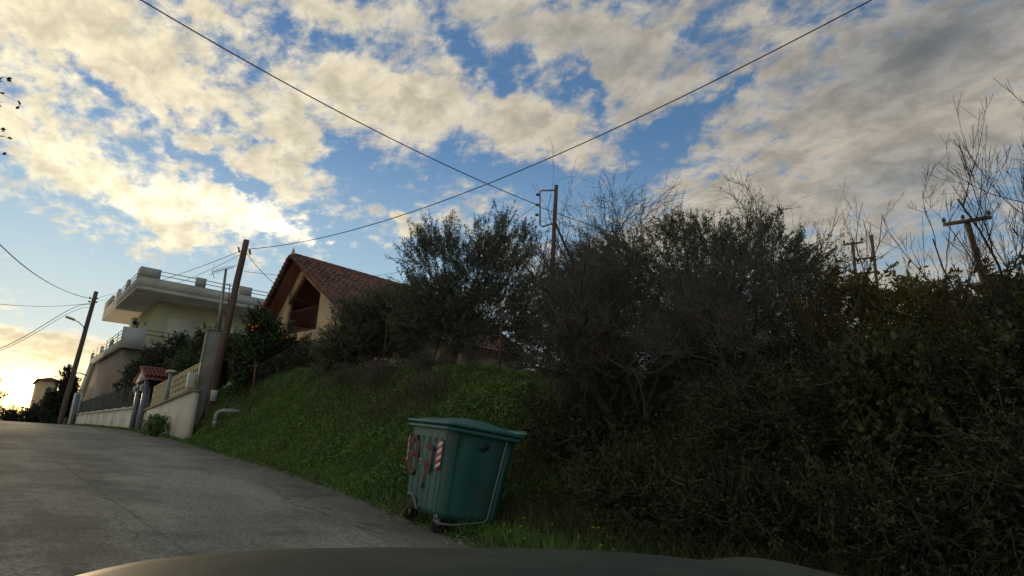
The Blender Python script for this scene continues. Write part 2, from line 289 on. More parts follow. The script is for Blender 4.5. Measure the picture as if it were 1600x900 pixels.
def tree(name,base,ells,label,cat,leafm,barkm,seed=1,clumps=160,twigs=5,leaves=26,L=.06,Wd=.014,tw=.45,up=.5,trunk=.14,trunk_top=None,limbs=7,group=None,jit=.6,gap=.0,droop=0.):
    rng=np.random.default_rng(seed); base=np.array(base,float)
    root=empty(name,tuple(base)); tag(root,label,cat,group)
    cen=np.mean([e[0] for e in ells],0); tt=np.array(trunk_top if trunk_top is not None else base*.6+cen*.4+np.array([0,0,-.2]),float)
    wood=MB(); p=wander(base-np.array([0,0,.25]),tt,8,.25,rng); wood.tube(p,np.linspace(trunk*1.25,trunk*.8,8),9)
    C,Dr=inside(clumps,ells,rng)
    if gap>0: C=C[rng.uniform(0,1,len(C))>gap*(.5+.5*np.sin(C[:,0]*2.3+seed)*np.sin(C[:,2]*2.9))]
    n=len(C); lim=C[rng.choice(n,min(limbs,n),replace=False)]; lim=tt+(lim-tt)*.72
    lp=[]
    for q in lim:
        pl=wander(tt,q,9,.3,rng,.06); lp.append(pl); wood.tube(pl,np.linspace(trunk*.55,trunk*.14,9),6)
    allp=np.vstack(lp)
    tw_=MB(); LP=[];LD=[]
    C=C[np.argsort(np.linalg.norm(C-tt,axis=1))]; nodes=allp; nr=np.full(len(allp),.022+trunk*.05)
    for c in C:
        dd=np.linalg.norm(nodes-c,axis=1)+.35*np.maximum(0,nodes[:,2]-c[2]); i_=int(np.argmin(dd)); s=nodes[i_]; r_=max(nr[i_]*.72,.0045)
        q=wander(s,c,5,.2,rng,.03); tw_.tube(q,np.linspace(r_,r_*.7,5),4,False); nodes=np.vstack([nodes,q[2:]]); nr=np.r_[nr,[r_,r_*.85,r_*.7]]
        for _ in range(twigs):
            d=unit((c-cen)/np.array([1,1,1.])*.6+rng.normal(0,.6,3)+np.array([0,0,up])); ln=tw*rng.uniform(.5,1.3)
            st=c+rng.normal(0,.3*tw,3); e=st+d*ln; q=wander(st,e,4,.12,rng,-droop); tw_.tube(q,np.linspace(.005,.002,4),3,False)
            t_=rng.uniform(0,1,leaves); ii=np.minimum((t_*3).astype(int),2); f=(t_*3-ii)[:,None]; P=q[ii]*(1-f)+q[ii+1]*f
            LP.append(P+rng.normal(0,.02,(leaves,3))); LD.append(np.repeat(d[None],leaves,0))
    part(wood,'trunk',barkm,root,smooth=True); part(tw_,'branches',barkm,root)
    if leaves: 
        mb=MB(); mb.addq(leaf_quads(np.vstack(LP),np.vstack(LD),L,Wd,rng,jit)); part(mb,'crown',leafm,root)
    return root
def bare(name,base,label,cat,barkm,seed,stems,levels=4,len0=1.6,r0=.06,kids=(6,7,7,5),ratio=.55,up=.25,spread=.9,wob=.22,group=None,env=None,barkm2=None,fine=.0022):
    """leafless shrub or tree: recursive wandering branches. stems: list of (direction,length,radius)"""
    rng=np.random.default_rng(seed); base=np.array(base,float); root=empty(name,tuple(base)); tag(root,label,cat,group)
    big=MB(); small=MB(); cur=[]
    for (d,l,r) in stems:
        d=unit(np.array(d,float)); cur.append((base+np.array([0,0,-.1]),d,l,r))
    for lv in range(levels+1):
        nxt=[]
        for (p0,d,l,r) in cur:
            k=7 if lv<2 else 4; pts=[p0]; dd=d.copy(); 
            for _ in range(k-1):
                dd=unit(dd+rng.normal(0,wob,3)+np.array([0,0,up*.25])); pts.append(pts[-1]+dd*l/(k-1))
            pts=np.array(pts); r1=max(r*.42,fine); rad=np.linspace(r,r1,k)
            (big if lv<2 else small).tube(pts,rad,7 if lv<2 else 3,False)
            if lv<levels:
                for _ in range(kids[min(lv,len(kids)-1)]):
                    t_=rng.uniform(.22,1.); i=min(int(t_*(k-1)),k-2); f=t_*(k-1)-i; q=pts[i]*(1-f)+pts[i+1]*f
                    ax=unit(pts[i+1]-pts[i]); nd=unit(ax+rng.normal(0,spread,3)*.8+np.array([0,0,up]))
                    if env is not None:
                        c_,rr=env; 
                        if (((q+nd*l*ratio-c_)/rr)**2).sum()>1 and rng.uniform()<.85: continue
                    nxt.append((q,nd,l*ratio*rng.uniform(.6,1.25),max(rad[i]*.55,fine)))
        cur=nxt
    part(big,'trunk',barkm,root,smooth=True); part(small,'branches',barkm2 or barkm,root)
    return root
m_bark=mat('bark_grey',(.045,.040,.034),.95,(.085,.075,.062),8,bump=.8,bscale=25,streak=(1,1,.3))
m_bark_dark=mat('bark_dark',(.022,.018,.016),.95,(.05,.042,.036),9,bump=.6,bscale=30)
m_twig=mat('dry_twigs',(.055,.048,.043),.9,(.12,.105,.09),2.2)
m_olive=mat('olive_leaf',(.070,.085,.048),.5,(.12,.135,.09),5,island=.45,trans=.25)
m_citrus=mat('citrus_leaf',(.028,.048,.016),.4,(.05,.08,.025),4,island=.4,trans=.25)
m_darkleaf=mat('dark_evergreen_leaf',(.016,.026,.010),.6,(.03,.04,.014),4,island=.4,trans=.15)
m_weed=mat('weed_leaf',(.07,.15,.032),.6,(.13,.21,.045),1.2,island=.5,trans=.4,c3=(.12,.12,.05),s3=.9,t3=(.56,.72))
m_dryg=mat('dry_grass_blade',(.11,.09,.055),.85,(.06,.065,.03),1.5,island=.35,trans=.3)
m_yleaf=mat('yellow_green_leaf',(.09,.11,.028),.6,(.24,.17,.035),4,island=.4,trans=.4)
m_bramble=mat('bramble_leaf',(.03,.042,.02),.85,(.06,.06,.03),1.3,island=.6,trans=.2,spec=.15)
def ground_leaves(n,reg,rng,kind):
    x=rng.uniform(reg[0],reg[1],n); y=rng.uniform(reg[2],reg[3],n); return x,y
# weeds on the bank
rng=np.random.default_rng(11)
def sample_bank(n,y0,y1,x1,bias=1.):
    y=y0+(y1-y0)*rng.uniform(0,1,n)**bias; x=xe(y)+.02+(x1-xe(y))*rng.uniform(0,1,n)**.9; return x,y
def tuft_h(x,y): return (.07+.22*np.clip(.5+.6*lump(x*2.1,y*2.1),0,1.2)+.1*np.clip(lump(x*4.7+1,y*4.9),0,1))*np.where((y<9.6)&(y>6.6)&(x<6.2),.35,1)
x,y=sample_bank(150000,3.5,27.2,9.4,1.35)
keep=~((y>24.9)&(x<6.1)); keep&=~((y<9.2)&(x<6.0)&(rng.uniform(0,1,len(x))<.75)); keep&=(rng.uniform(0,1,len(x))<np.clip(.15+ (y-6.5)/4,.12,1)); keep&=~((lump(x*2.7+5,y*2.3+1)<-.42)&(rng.uniform(0,1,len(x))<.85)); x=x[keep];y=y[keep]
edgef=ss((x-xe(y))/.5); h=tuft_h(x,y)*(.25+.75*edgef); z=hz(x,y)+h*rng.uniform(0.0,1,len(x))**.8
P=np.stack([x,y,z],1); D=np.stack([rng.normal(0,.7,len(x)),rng.normal(0,.7,len(x)),rng.uniform(.1,1,len(x))],1)
mb=MB(); mb.addq(leaf_quads(P,D,.075,.042,rng,.5))
xb,yb=sample_bank(34000,3.5,27.2,9.4,1.35); k=~((yb>24.9)&(xb<6.1)); xb=xb[k]; yb=yb[k]
hb=tuft_h(xb,yb)*(.3+.7*ss((xb-xe(yb))/.5)); P=np.stack([xb,yb,hz(xb,yb)-.01],1); D=np.stack([rng.normal(0,.35,len(xb)),rng.normal(0,.35,len(xb)),np.ones(len(xb))],1); 
mb.addq(leaf_quads(P,D,.28,.010,rng,.15))
xc,yc=sample_bank(2600,4,26,9.0,1.4); k=(lump(xc*1.7+2,yc*1.7)>.15)&~((yc>24.9)&(xc<6.1)); xc=np.repeat(xc[k],7)+rng.normal(0,.05,k.sum()*7); yc=np.repeat(yc[k],7)+rng.normal(0,.05,k.sum()*7); P=np.stack([xc,yc,hz(xc,yc)],1); D=np.stack([rng.normal(0,.4,len(xc)),rng.normal(0,.4,len(xc)),np.ones(len(xc))],1); mb.addq(leaf_quads(P,D,.24,.014,rng,.35))
xd=xe(yd:=rng.uniform(5,26,2500))-.16*rng.uniform(0,1,2500)**2; P=np.stack([xd,yd,hz(xd,yd)+.01],1); D=np.stack([rng.normal(0,1,2500),rng.normal(0,1,2500),rng.uniform(.1,.8,2500)],1); mb.addq(leaf_quads(P,D,.07,.035,rng,.3))
tag(mb.build('grass',m_weed),'low green weeds and clover covering the roadside bank','grass',kind='stuff')
# yellow flowers among the weeds
x,y=sample_bank(420,5,25,8.2,1.3); m_flower=mat('yellow_petal',(.55,.48,.05),.6)
z=hz(x,y)+tuft_h(x,y)*1.02+.02; P=np.repeat(np.stack([x,y,z],1),5,0); a=np.tile(np.arange(5)*2*math.pi/5,len(x)); D=np.stack([np.cos(a),np.sin(a),np.full(len(a),.5)],1)
mb=MB(); mb.addq(leaf_quads(P,D,.018,.014,rng,.1)); tag(mb.build('wildflowers',m_flower),'tiny yellow flowers dotted over the green bank','flowers',kind='stuff')
# tall dry grass on the shaded near bank and along the hilltop
def drygrass(n,x0,x1,y0,y1,hh,seed,name,label,m=m_dryg,lean=.45,wd=.009):
    r_=np.random.default_rng(seed); x=r_.uniform(x0,x1,n); y=r_.uniform(y0,y1,n)
    k=(lump(x*.9+3,y*.9)>-.25+.5*r_.normal(0,.5,n))&(x>xe(y)+.9); x=x[k];y=y[k]; n=len(x)
    P=np.stack([x,y,hz(x,y)-.02],1); d=unit(np.stack([r_.normal(0,lean,n),r_.normal(0,lean,n),np.ones(n)],1)); L=hh*r_.uniform(.4,1.3,(n,1)); s=unit(np.cross(d,r_.normal(0,1,(n,3))))*wd*.5
    bend=unit(np.stack([r_.normal(0,1,n),r_.normal(0,1,n),-.2*np.ones(n)],1))*L*.28
    p1=P+d*L*.55+bend*.25; p2=P+d*L+bend
    mb=MB(); mb.addq(np.stack([P-s,P+s,p1+s*.8,p1-s*.8],1)); mb.addq(np.stack([p1-s*.8,p1+s*.8,p2+s*.1,p2-s*.1],1)); return tag(mb.build(name,m),label,'grass',kind='stuff')
drygrass(34000,5.6,10.5,-1,9.0,.5,3,'dry_grass','tall dry brown grass on the shaded bank under the bare tree')
drygrass(16000,6.9,12,11.5,17.5,.5,4,'dry_grass','pale dry grass along the top of the bank by the olive tree')
gg=drygrass(30000,5.6,9.5,-1,9.0,.30,6,'grass','darker green grass at the foot of the bank beside the dumpster',m=m_bramble,lean=.7,wd=.014)
# shrubs and trees
bare('dry_bush',(7.6,14.8,hz(7.6,14.8)),'brown leafless bush low on the bank in front of the olives','bush',m_twig,21,[((rng.normal(0,.6),rng.normal(0,.6),1),.7,.012) for _ in range(16)],levels=3,kids=(7,6,4),ratio=.5,up=.2)
bare('dry_bush',(9.6,13.3,hz(9.6,13.3)),'upright tawny leafless shrub beside the olive trunk','bush',m_twig,22,[((rng.normal(0,.3),rng.normal(0,.3),1),.9,.012) for _ in range(12)],levels=3,kids=(7,6,3),ratio=.45,up=.5)
for k,(x,y,lb) in enumerate([(8.1,13.4,'brown twiggy bush on the bank crest right of the first dry bush'),(7.6,16.6,'small dry bush on the bank crest below the young olive'),(7.4,12.0,'low dry bush halfway up the bank above the dumpster')]):
    bare('dry_bush',(x,y,hz(x,y)),lb,'bush',m_twig,25+k,[((rng.normal(0,.7),rng.normal(0,.7),1),.6,.010) for _ in range(14)],levels=3,kids=(7,6,4),ratio=.5,up=.2)
drygrass(5000,5.6,9.0,8.5,25,.42,5,'dry_grass','scattered dead stalks standing among the green weeds of the bank',wd=.006)
tree('orange_tree',(7.4,24.6,hz(7.4,24.6)),[((7.75,24.4,4.9),(1.1,1.1,1.15)),((8.7,23.6,4.75),(.7,.7,.65)),((7.5,24.8,3.9),(.6,.7,.9)),((7.5,24.3,5.9),(.5,.55,.4))],'orange tree with dark leaves and ripe fruit beside the wooden pole','tree',m_citrus,m_bark_dark,31,clumps=330,twigs=5,leaves=30,L=.09,Wd=.045,tw=.35,up=.2,trunk=.09,jit=.9,gap=.3)
tree('citrus_tree',(7.9,29.8,hz(7.9,29.8)),[((7.9,29.8,5.2),(1.6,1.8,1.0)),((6.7,29.0,4.7),(.6,1.6,.7)),((6.9,32.0,4.9),(.6,1.5,.6)),((7.4,28.3,5.1),(.8,.8,.7)),((8.2,31.5,5.0),(1.1,1.3,.9))],'lighter green citrus tree between the lattice wall and the white building','tree',m_citrus,m_bark_dark,32,clumps=330,twigs=5,leaves=26,L=.10,Wd=.05,tw=.4,up=.2,trunk=.1,jit=.9)
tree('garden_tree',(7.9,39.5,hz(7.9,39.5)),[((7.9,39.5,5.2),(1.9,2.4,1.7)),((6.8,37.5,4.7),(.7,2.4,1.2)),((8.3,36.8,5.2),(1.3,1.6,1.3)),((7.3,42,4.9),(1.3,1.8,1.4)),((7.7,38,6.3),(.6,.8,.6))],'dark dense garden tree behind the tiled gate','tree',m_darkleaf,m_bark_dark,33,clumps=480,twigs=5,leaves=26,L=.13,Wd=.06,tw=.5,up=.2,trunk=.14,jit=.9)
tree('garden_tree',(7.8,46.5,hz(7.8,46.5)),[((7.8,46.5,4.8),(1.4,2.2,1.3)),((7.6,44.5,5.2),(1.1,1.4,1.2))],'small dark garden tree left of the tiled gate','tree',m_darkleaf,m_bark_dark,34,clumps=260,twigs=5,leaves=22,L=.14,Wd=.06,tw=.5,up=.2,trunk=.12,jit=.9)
tree('olive_bush',(8.9,18.6,hz(8.9,18.6)),[((8.55,18.1,4.85),(.8,.8,1.0)),((9.6,17.4,4.9),(.8,.8,1.05)),((8.2,18.5,4.3),(.6,.6,.6)),((9.2,17.7,5.75),(.6,.6,.45))],'rounded grey green young olive in front of the tiled house','tree',m_olive,m_bark,35,clumps=420,twigs=6,leaves=36,L=.075,Wd=.019,tw=.42,up=.9,trunk=.08)
tree('olive_tree',(9.25,14.3,hz(9.25,14.3)),[((9.1,14.4,6.3),(1.15,1.1,1.2)),((10.3,13.6,6.5),(1.1,1.1,1.35)),((8.6,14.6,5.4),(.65,.7,.7)),((11.1,12.9,5.5),(.9,.9,1.0)),((9.9,13.8,5.2),(1.1,1.0,.8)),((8.8,14.6,4.75),(.6,.7,.5)),((9.3,13.9,4.6),(.6,.6,.4)),((10.6,13.3,4.7),(.7,.7,.6))],'large olive tree with thick gnarled trunk on top of the bank','tree',m_olive,m_bark,36,clumps=560,twigs=6,leaves=40,L=.075,Wd=.019,tw=.5,up=1.0,trunk=.24,trunk_top=(9.4,14.2,4.5),limbs=9,gap=.35)
bare('bare_shrub',(11.6,11.6,hz(11.6,11.6)),'tall bare shrub between the olive tree and the big tangled tree','bush',m_twig,43,[((rng.normal(0,.35),rng.normal(0,.35),1),2.6,.022) for _ in range(14)],levels=3,kids=(8,8,5),ratio=.45,up=.45)
tree('olive_tree',(11.6,8.3,hz(11.6,8.3)),[((11.5,8.4,5.35),(1.3,1.3,1.3)),((12.2,7.2,5.3),(1.2,1.2,1.2)),((12.7,6.2,4.9),(.9,1.0,1.0)),((10.3,9.6,5.3),(1.1,1.1,1.0)),((11.8,7.6,4.3),(1.5,1.8,1.0))],'broad dark olive tree rising behind the bare tangled tree','tree',m_olive,m_bark,37,clumps=560,twigs=6,leaves=40,L=.075,Wd=.019,tw=.5,up=1.0,trunk=.2,limbs=9,gap=.2)
bare('almond_tree',(7.75,6.35,hz(7.75,6.35)),'big tangled leafless tree with crooked dark limbs right of the dumpster','tree',m_bark_dark,41,
  [((-.55,.62,.45),2.3,.085),((-.25,.2,.95),2.2,.08),((.3,-.1,.95),2.4,.09),((.75,-.6,.6),2.3,.08),((.1,.6,.7),2.0,.07),((-.75,.45,.02),1.9,.05),((.5,.3,.8),2.0,.06),((-.35,.45,1),3.6,.04),((-.15,.2,1),3.7,.04),((.1,-.05,1),3.5,.04),((.35,-.5,1),3.0,.035),((-.45,.7,.9),3.2,.035)],levels=4,barkm2=m_twig,kids=(8,9,8,5),ratio=.52,up=.22,spread=1.0,wob=.24,env=(np.array([7.9,6.1,3.9]),np.array([2.5,2.6,2.35])),fine=.0024)
# right side: sprouting fruit tree, yellow-green tree, brambles, dark tree
bare('fig_sapling',(8.35,1.75,hz(8.35,1.75)),'slender leafless sapling with long upright shoots at the right edge','tree',m_bark_dark,51,
  [((.05,.10,1),2.7,.022),((.0,.42,.9),2.3,.017),((.25,-.2,1),2.5,.022),((.1,.0,1),2.4,.018),((-.1,.30,1),1.7,.018),((.0,-.35,1),2.6,.02)],levels=3,kids=(8,6,4),ratio=.46,up=.55,spread=.75,wob=.10,fine=.0022)
bare('bare_shrub',(9.3,4.35,hz(9.3,4.35)),'bare forked shrub sticking up right of the tangled tree','bush',m_bark_dark,53,
  [((.0,.3,1),2.1,.026),((.1,-.45,1),2.2,.028),((.2,.0,1),2.0,.02),((0,.7,.8),1.8,.02),((-.1,.1,1),2.3,.022)],levels=3,kids=(7,5,3),ratio=.48,up=.5,spread=.75,wob=.12,fine=.002)
tree('yellow_green_tree',(10.9,4.1,hz(10.9,4.1)),[((10.7,4.3,3.75),(1.0,1.0,.8)),((11.2,3.2,3.7),(1.0,1.0,.8)),((10.4,4.9,3.2),(.7,.7,.7)),((10.9,3.6,2.7),(1.0,1.2,.8))],'yellow green leafy tree below the twin electricity poles','tree',m_yleaf,m_bark_dark,54,clumps=230,twigs=5,leaves=16,L=.10,Wd=.035,tw=.32,up=.35,trunk=.06,jit=.7)
tree('dark_tree',(19.2,6.3,hz(19.2,6.3)),[((19.0,6.2,5.6),(1.0,1.1,.85)),((19.4,5.4,5.4),(.9,1.0,.7)),((19,7,5.2),(.9,.9,.7))],'small dark rounded tree farther up the hill left of the leaning pole','tree',m_darkleaf,m_bark_dark,55,clumps=140,twigs=5,leaves=20,L=.09,Wd=.04,tw=.4,up=.3,trunk=.1)
for k,(x,y,r,h,lb) in enumerate([(7.6,3.9,1.0,1.0,'dark bramble thicket low on the bank right of the tangled tree'),(8.2,2.4,1.1,.9,'leafy bramble bush at the foot of the leafless sapling'),(7.2,1.2,.9,.9,'dark bramble bush nearest the car at the right edge'),(9.6,1.0,1.0,1.3,'tall climbing bush with green leaves at the far right edge'),(9.4,5.6,1.3,.9,'dark shrub filling the gap behind the tangled tree'),(6.9,2.6,.7,.7,'small dark weedy bush halfway down the right bank'),(7.5,7.2,.9,.8,'dark scrubby bush around the foot of the tangled tree'),(6.75,5.4,.75,.75,'dark twiggy bush on the bank just right of the dumpster'),(6.7,4.1,.7,.7,'dark bramble bush low on the bank above the bonnet')]):
    z=float(hz(x,y)); tree('bramble_bush',(x,y,z),[((x,y,z+h*.5),(r,r,h*.6)),((x+.3*r,y-.5*r,z+h*.45),(r*.8,r*.8,h*.5)),((x-.2*r,y+.5*r,z+h*.55),(r*.7,r*.8,h*.55))],lb,'bush',m_bramble,m_twig,60+k,clumps=170,twigs=5,leaves=16,L=.055,Wd=.032,tw=.38,up=.3,trunk=.02,jit=.9,limbs=5,droop=.1)
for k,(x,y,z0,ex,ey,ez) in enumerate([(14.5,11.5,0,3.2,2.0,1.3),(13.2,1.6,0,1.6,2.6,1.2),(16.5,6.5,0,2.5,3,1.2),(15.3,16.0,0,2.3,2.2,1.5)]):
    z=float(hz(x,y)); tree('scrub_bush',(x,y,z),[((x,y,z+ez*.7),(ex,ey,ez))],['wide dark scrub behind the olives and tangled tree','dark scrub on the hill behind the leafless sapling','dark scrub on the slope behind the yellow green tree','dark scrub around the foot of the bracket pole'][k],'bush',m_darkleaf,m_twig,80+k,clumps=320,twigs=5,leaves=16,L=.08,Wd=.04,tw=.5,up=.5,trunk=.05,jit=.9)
m_broad=mat('broad_green_leaf',(.03,.05,.015),.6,(.07,.08,.02),3,island=.45,trans=.35)
for k,(x,y,r,h,W_,lb) in enumerate([(7.35,2.75,.42,1.5,m_broad,'sprig of broad yellow green leaves poking out of the brambles'),(7.9,1.25,.35,1.9,m_broad,'broad leafed shoot in front of the leafless sapling'),(9.6,.55,.6,2.6,m_darkleaf,'dark ivy covered stump climbing at the far right edge')]):
    z=float(hz(x,y)); tree('leafy_shrub',(x,y,z),[((x,y,z+h*.6),(r,r,h*.42)),((x+.3*r,y+.4*r,z+h*.8),(r*.6,r*.6,h*.25))],lb,'bush',W_,m_twig,120+k,clumps=60,twigs=4,leaves=11,L=.11,Wd=.055,tw=.3,up=.6,trunk=.02,limbs=5,jit=.8)
# roadside tree outside the left of the picture whose twigs reach in
tree('roadside_tree',(-3.4,9.6,hz(-3.4,9.6)),[((-2.1,9.6,4.9),(1.15,1.5,1.7)),((-3.6,9.4,4.9),(1.5,1.6,1.6)),((-.92,9.7,4.2),(.25,.4,.22)),((-.95,9.7,5.6),(.2,.3,.3))],'roadside tree whose leafy twig tips reach into the left edge','tree',m_darkleaf,m_bark_dark,71,clumps=120,twigs=4,leaves=9,L=.075,Wd=.04,tw=.5,up=.1,trunk=.11,jit=.8)
# beyond the crest
for k,(x,y,r,h,lb) in enumerate([(-.9,90,2.2,5.2,'round tree silhouetted beside the setting sun'),(3.4,88,1.9,1.9,'low dark bush at the road crest under the sun'),(5.6,86,1.8,2.3,'dark bush at the crest next to the walled gate'),(-4.5,90,3,5,'tree beyond the crest left of the sun'),(-9,84,3,5,'tree beyond the crest farthest left of the road')]):
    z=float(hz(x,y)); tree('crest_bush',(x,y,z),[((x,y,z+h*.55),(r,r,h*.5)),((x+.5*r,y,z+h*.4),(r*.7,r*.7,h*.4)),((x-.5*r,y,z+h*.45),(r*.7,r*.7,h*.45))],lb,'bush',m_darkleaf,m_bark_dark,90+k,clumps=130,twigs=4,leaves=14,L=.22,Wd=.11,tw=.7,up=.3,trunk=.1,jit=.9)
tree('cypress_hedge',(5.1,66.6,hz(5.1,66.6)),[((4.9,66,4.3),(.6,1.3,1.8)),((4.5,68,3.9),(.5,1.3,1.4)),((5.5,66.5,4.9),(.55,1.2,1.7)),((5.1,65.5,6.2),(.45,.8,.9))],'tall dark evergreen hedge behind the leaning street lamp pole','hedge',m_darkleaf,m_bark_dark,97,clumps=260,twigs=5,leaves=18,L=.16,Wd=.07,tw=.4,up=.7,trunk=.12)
# oranges on the orange tree
ot=[o for o in sc.objects if o.name=='orange_tree'][0]; rng=np.random.default_rng(8)
m_orange=mat('orange_peel',(.55,.10,.012),.5,island=.1)
ball=MB(); ball.lathe((0,0,0),[(.006,-.045),(.03,-.036),(.044,-.012),(.045,.01),(.032,.034),(.006,.045)],10)
me0=None
from_cam=unit(np.array([0,0,1.35])-np.array([7.5,24.3,5.2]))
for i,(a,e) in enumerate([(-.45,.75),(-.36,.68),(-.28,.72),(-.36,.58),(.45,.45),(.75,.42),(.85,.3)]):
    rt=np.array([.93,-.37,0]); p=np.array([7.75,24.3,5.0])+rt*a*1.5+np.array([0,0,1.1*e])+from_cam*(1.15-.5*abs(a))
    if me0 is None: o=ball.build('orange',m_orange,ot,smooth=True); me0=o.data
    else: o=bpy.data.objects.new('orange',me0); COL.objects.link(o); o.parent=ot
    o.matrix_parent_inverse=ot.matrix_basis.inverted(); o.location=tuple(p); o.scale=(1,1,1)
# ---------- white two-storey building ----------
m_white=mat('white_render',(.38,.39,.37),.85,(.29,.30,.285),.35,bump=.15,bscale=40,c3=(.24,.24,.22),s3=.7,t3=(.55,.8))
m_pale=mat('pale_green_render',(.36,.38,.27),.85,(.32,.34,.24),.5,bump=.15,bscale=40)
m_shut=mat('shutter_slats',(.52,.52,.46),.6); m_metal=mat('dark_rail_metal',(.06,.065,.07),.4,metal=.6); m_acm=mat('appliance_plastic',(.45,.44,.4),.5); m_dark=mat('dark_opening',(.02,.022,.025),.3)
bA=empty('apartment_building',(8,60.2,float(hz(9,62)))); tag(bA,'white two storey building with a wide overhanging flat roof terrace','building')
mb=MB()
mb.box((8,60.2,13.85),(27,80,14.15))                       # slab
mb.box((8,60.2,14.153),(27,60.4,15.0)); mb.box((8,60.403,14.153),(8.2,80,15.0)); mb.box((8.203,79.8,14.153),(27,80,15.0)); mb.box((26.8,60.403,14.153),(27,79.797,15.0))
for (x0,x1) in ((8,9.55),(12.35,13.2),(16.1,17.2),(20.5,21.4),(25,26)): mb.box((x0-.004,60.19,15.003),(x1,60.42,15.82))
for (y0,y1) in ((60.423,61.6),(66.2,67.3),(71.2,72.1),(75.0,80.0)): mb.box((7.99,y0,15.003),(8.22,y1,15.82))
part(mb,'roof',m_white,bA)
mb=MB(); mb.box((10.4,63.66,9.4),(26,78.5,13.847)); mb.box((9.6,61.8,1.8),(26,78.6,9.097)); part(mb,'wall',m_pale,bA)
mb=MB(); mb.prism([(8.08,61.5,1.6),(8.08,87.2,1.6),(8.08,85.0,4.6),(8.08,80.5,9.0),(8.08,61.5,9.0)],(1.4,0,0)); part(mb,'lower_wall',mat('shaded_taupe_render',(.24,.20,.165),.9,(.19,.165,.14),.6,bump=.2,bscale=30),bA)  # fills the recess below the balcony; its shade is put into the darker taupe
mb=MB(); mb.box((7.95,60.2,9.1),(27,80,9.39)); mb.box((7.6,60.0,8.85),(9.3,60.197,10.55)); mb.box((7.75,60.203,8.95),(7.945,80,9.65)); mb.prism([(7.75,80,9.1),(7.75,77.2,9.1),(7.75,82,5.4),(7.75,85,2.6),(7.75,88.5,2.6),(7.75,86,5.6)],(.3,0,0))
for (y0,y1) in ((66.8,67.7),(72.6,73.4),(79.1,80.0)): mb.box((7.74,y0,9.653),(7.95,y1,10.25))
part(mb,'balcony',m_white,bA)
mb=MB()
for z in (15.35,15.68): mb.tube([(8.1,60.3,z),(26.9,60.3,z)],.035,6); mb.tube([(8.1,60.3,z),(8.1,79.9,z)],.035,6)
for z in (9.95,10.25,10.53): mb.tube([(7.85,60.3,z),(7.85,79.9,z)],.03,6)
for z in (10.5,10.15): mb.tube([(9.3,60.1,z),(26.9,60.1,z)],.035,6)
for y in np.arange(61,80,3.1): mb.tube([(7.85,y,9.5),(7.85,y,10.53)],.025,5)
part(mb,'railing',m_metal,bA)
def window(x0,x1,z0,z1,y,shut=True,name='window',P=bA,axis='y'):
    mb=MB(); f=.08
    def bx(a0,a1,c0,c1,d0,d1,M=mb):
        if axis=='y': M.box((a0,y-d1,c0),(a1,y-d0,c1))
        else: M.box((y-d1,a0,c0),(y-d0,a1,c1))
    bx(x0-f,x0,z0-f,z1+f,.003,.06); bx(x1,x1+f,z0-f,z1+f,.003,.06); bx(x0+.001,x1-.001,z1,z1+f,.003,.06); bx(x0+.001,x1-.001,z0-f,z0,.003,.06)
    w=part(mb,name,m_acm,P)
    s=MB()
    if shut:
        n=int((z1-z0)/.09)
        for i in range(n): bx(x0+.002,x1-.002,z0+(z1-z0)*i/n,z0+(z1-z0)*(i+.88)/n,.004,.035,s)
        o=s.build('shutter',m_shut,w)
    else: bx(x0+.002,x1-.002,z0+.002,z1-.002,.004,.02,s); o=s.build('pane',m_dark,w)
    o.matrix_parent_inverse=P.matrix_basis.inverted()@Matrix.Identity(4); o.matrix_parent_inverse=w.matrix_parent_inverse.copy() if False else (P.matrix_basis@w.matrix_parent_inverse).inverted()
window(11.25,13.75,10.5,12.45,63.66); window(16.5,18.5,10.5,12.45,63.66)
window(68.0,69.0,11.4,12.6,10.4,False,axis='x')
mb=MB(); mb.box((9.85,72.6,12.45),(10.3,74.2,13.5)); ac=part(mb,'air_conditioner',m_acm,bA,bevel=.03)
mb=MB(); mb.lathe((10.07,72.57,12.97),[(.19,0),(.2,.02),(.05,.03)],20,'y'); o=mb.build('fan_grille',m_dark,ac); o.matrix_parent_inverse=(bA.matrix_basis@ac.matrix_parent_inverse).inverted()
mb=MB(); mb.box((9.9,72.7,12.3),(10.397,72.75,12.44)); mb.box((9.9,74.05,12.3),(10.397,74.1,12.44)); part(mb,'bracket',m_metal,bA)
# ---------- tiled gable house ----------
m_ochre=mat('ochre_render',(.60,.45,.28),.9,(.50,.37,.23),.8,bump=.2,bscale=30); m_pink=mat('pink_render',(.33,.17,.13),.9); m_tile=mat('terracotta_tile',(.19,.08,.055),.85,(.11,.058,.045),1.3,island=.35,bump=.3,bscale=20,c3=(.07,.05,.04),s3=1.2)
m_under=mat('red_brown_soffit',(.14,.045,.035),.8); m_rrail=mat('red_brown_rail',(.11,.04,.035),.6); m_fin=mat('ochre_finial',(.45,.30,.06),.6)
th=R(-8); A=np.array([8.95,25.7,9.15]); T=np.array([math.sin(th),math.cos(th),0]); Nn=np.array([math.cos(th),-math.sin(th),0]) # T along gable (away), Nn along ridge (from road)
def H(t,z,n): return A+T*t+np.array([0,0,z])+Nn*n      # z relative to apex
gb=float(hz(9.6,24)); z0=gb-.6-A[2]; hs=empty('tiled_house',(A[0],A[1],gb)); tag(hs,'ochre house with steep terracotta tiled gable roof and recessed balcony','house')
LT,LZ=2.3,-2.75; RT,RZ=-4.6,-3.05; dep=9.5
sl=lambda t: (LZ/LT)*t if t>0 else (RZ/RT)*t
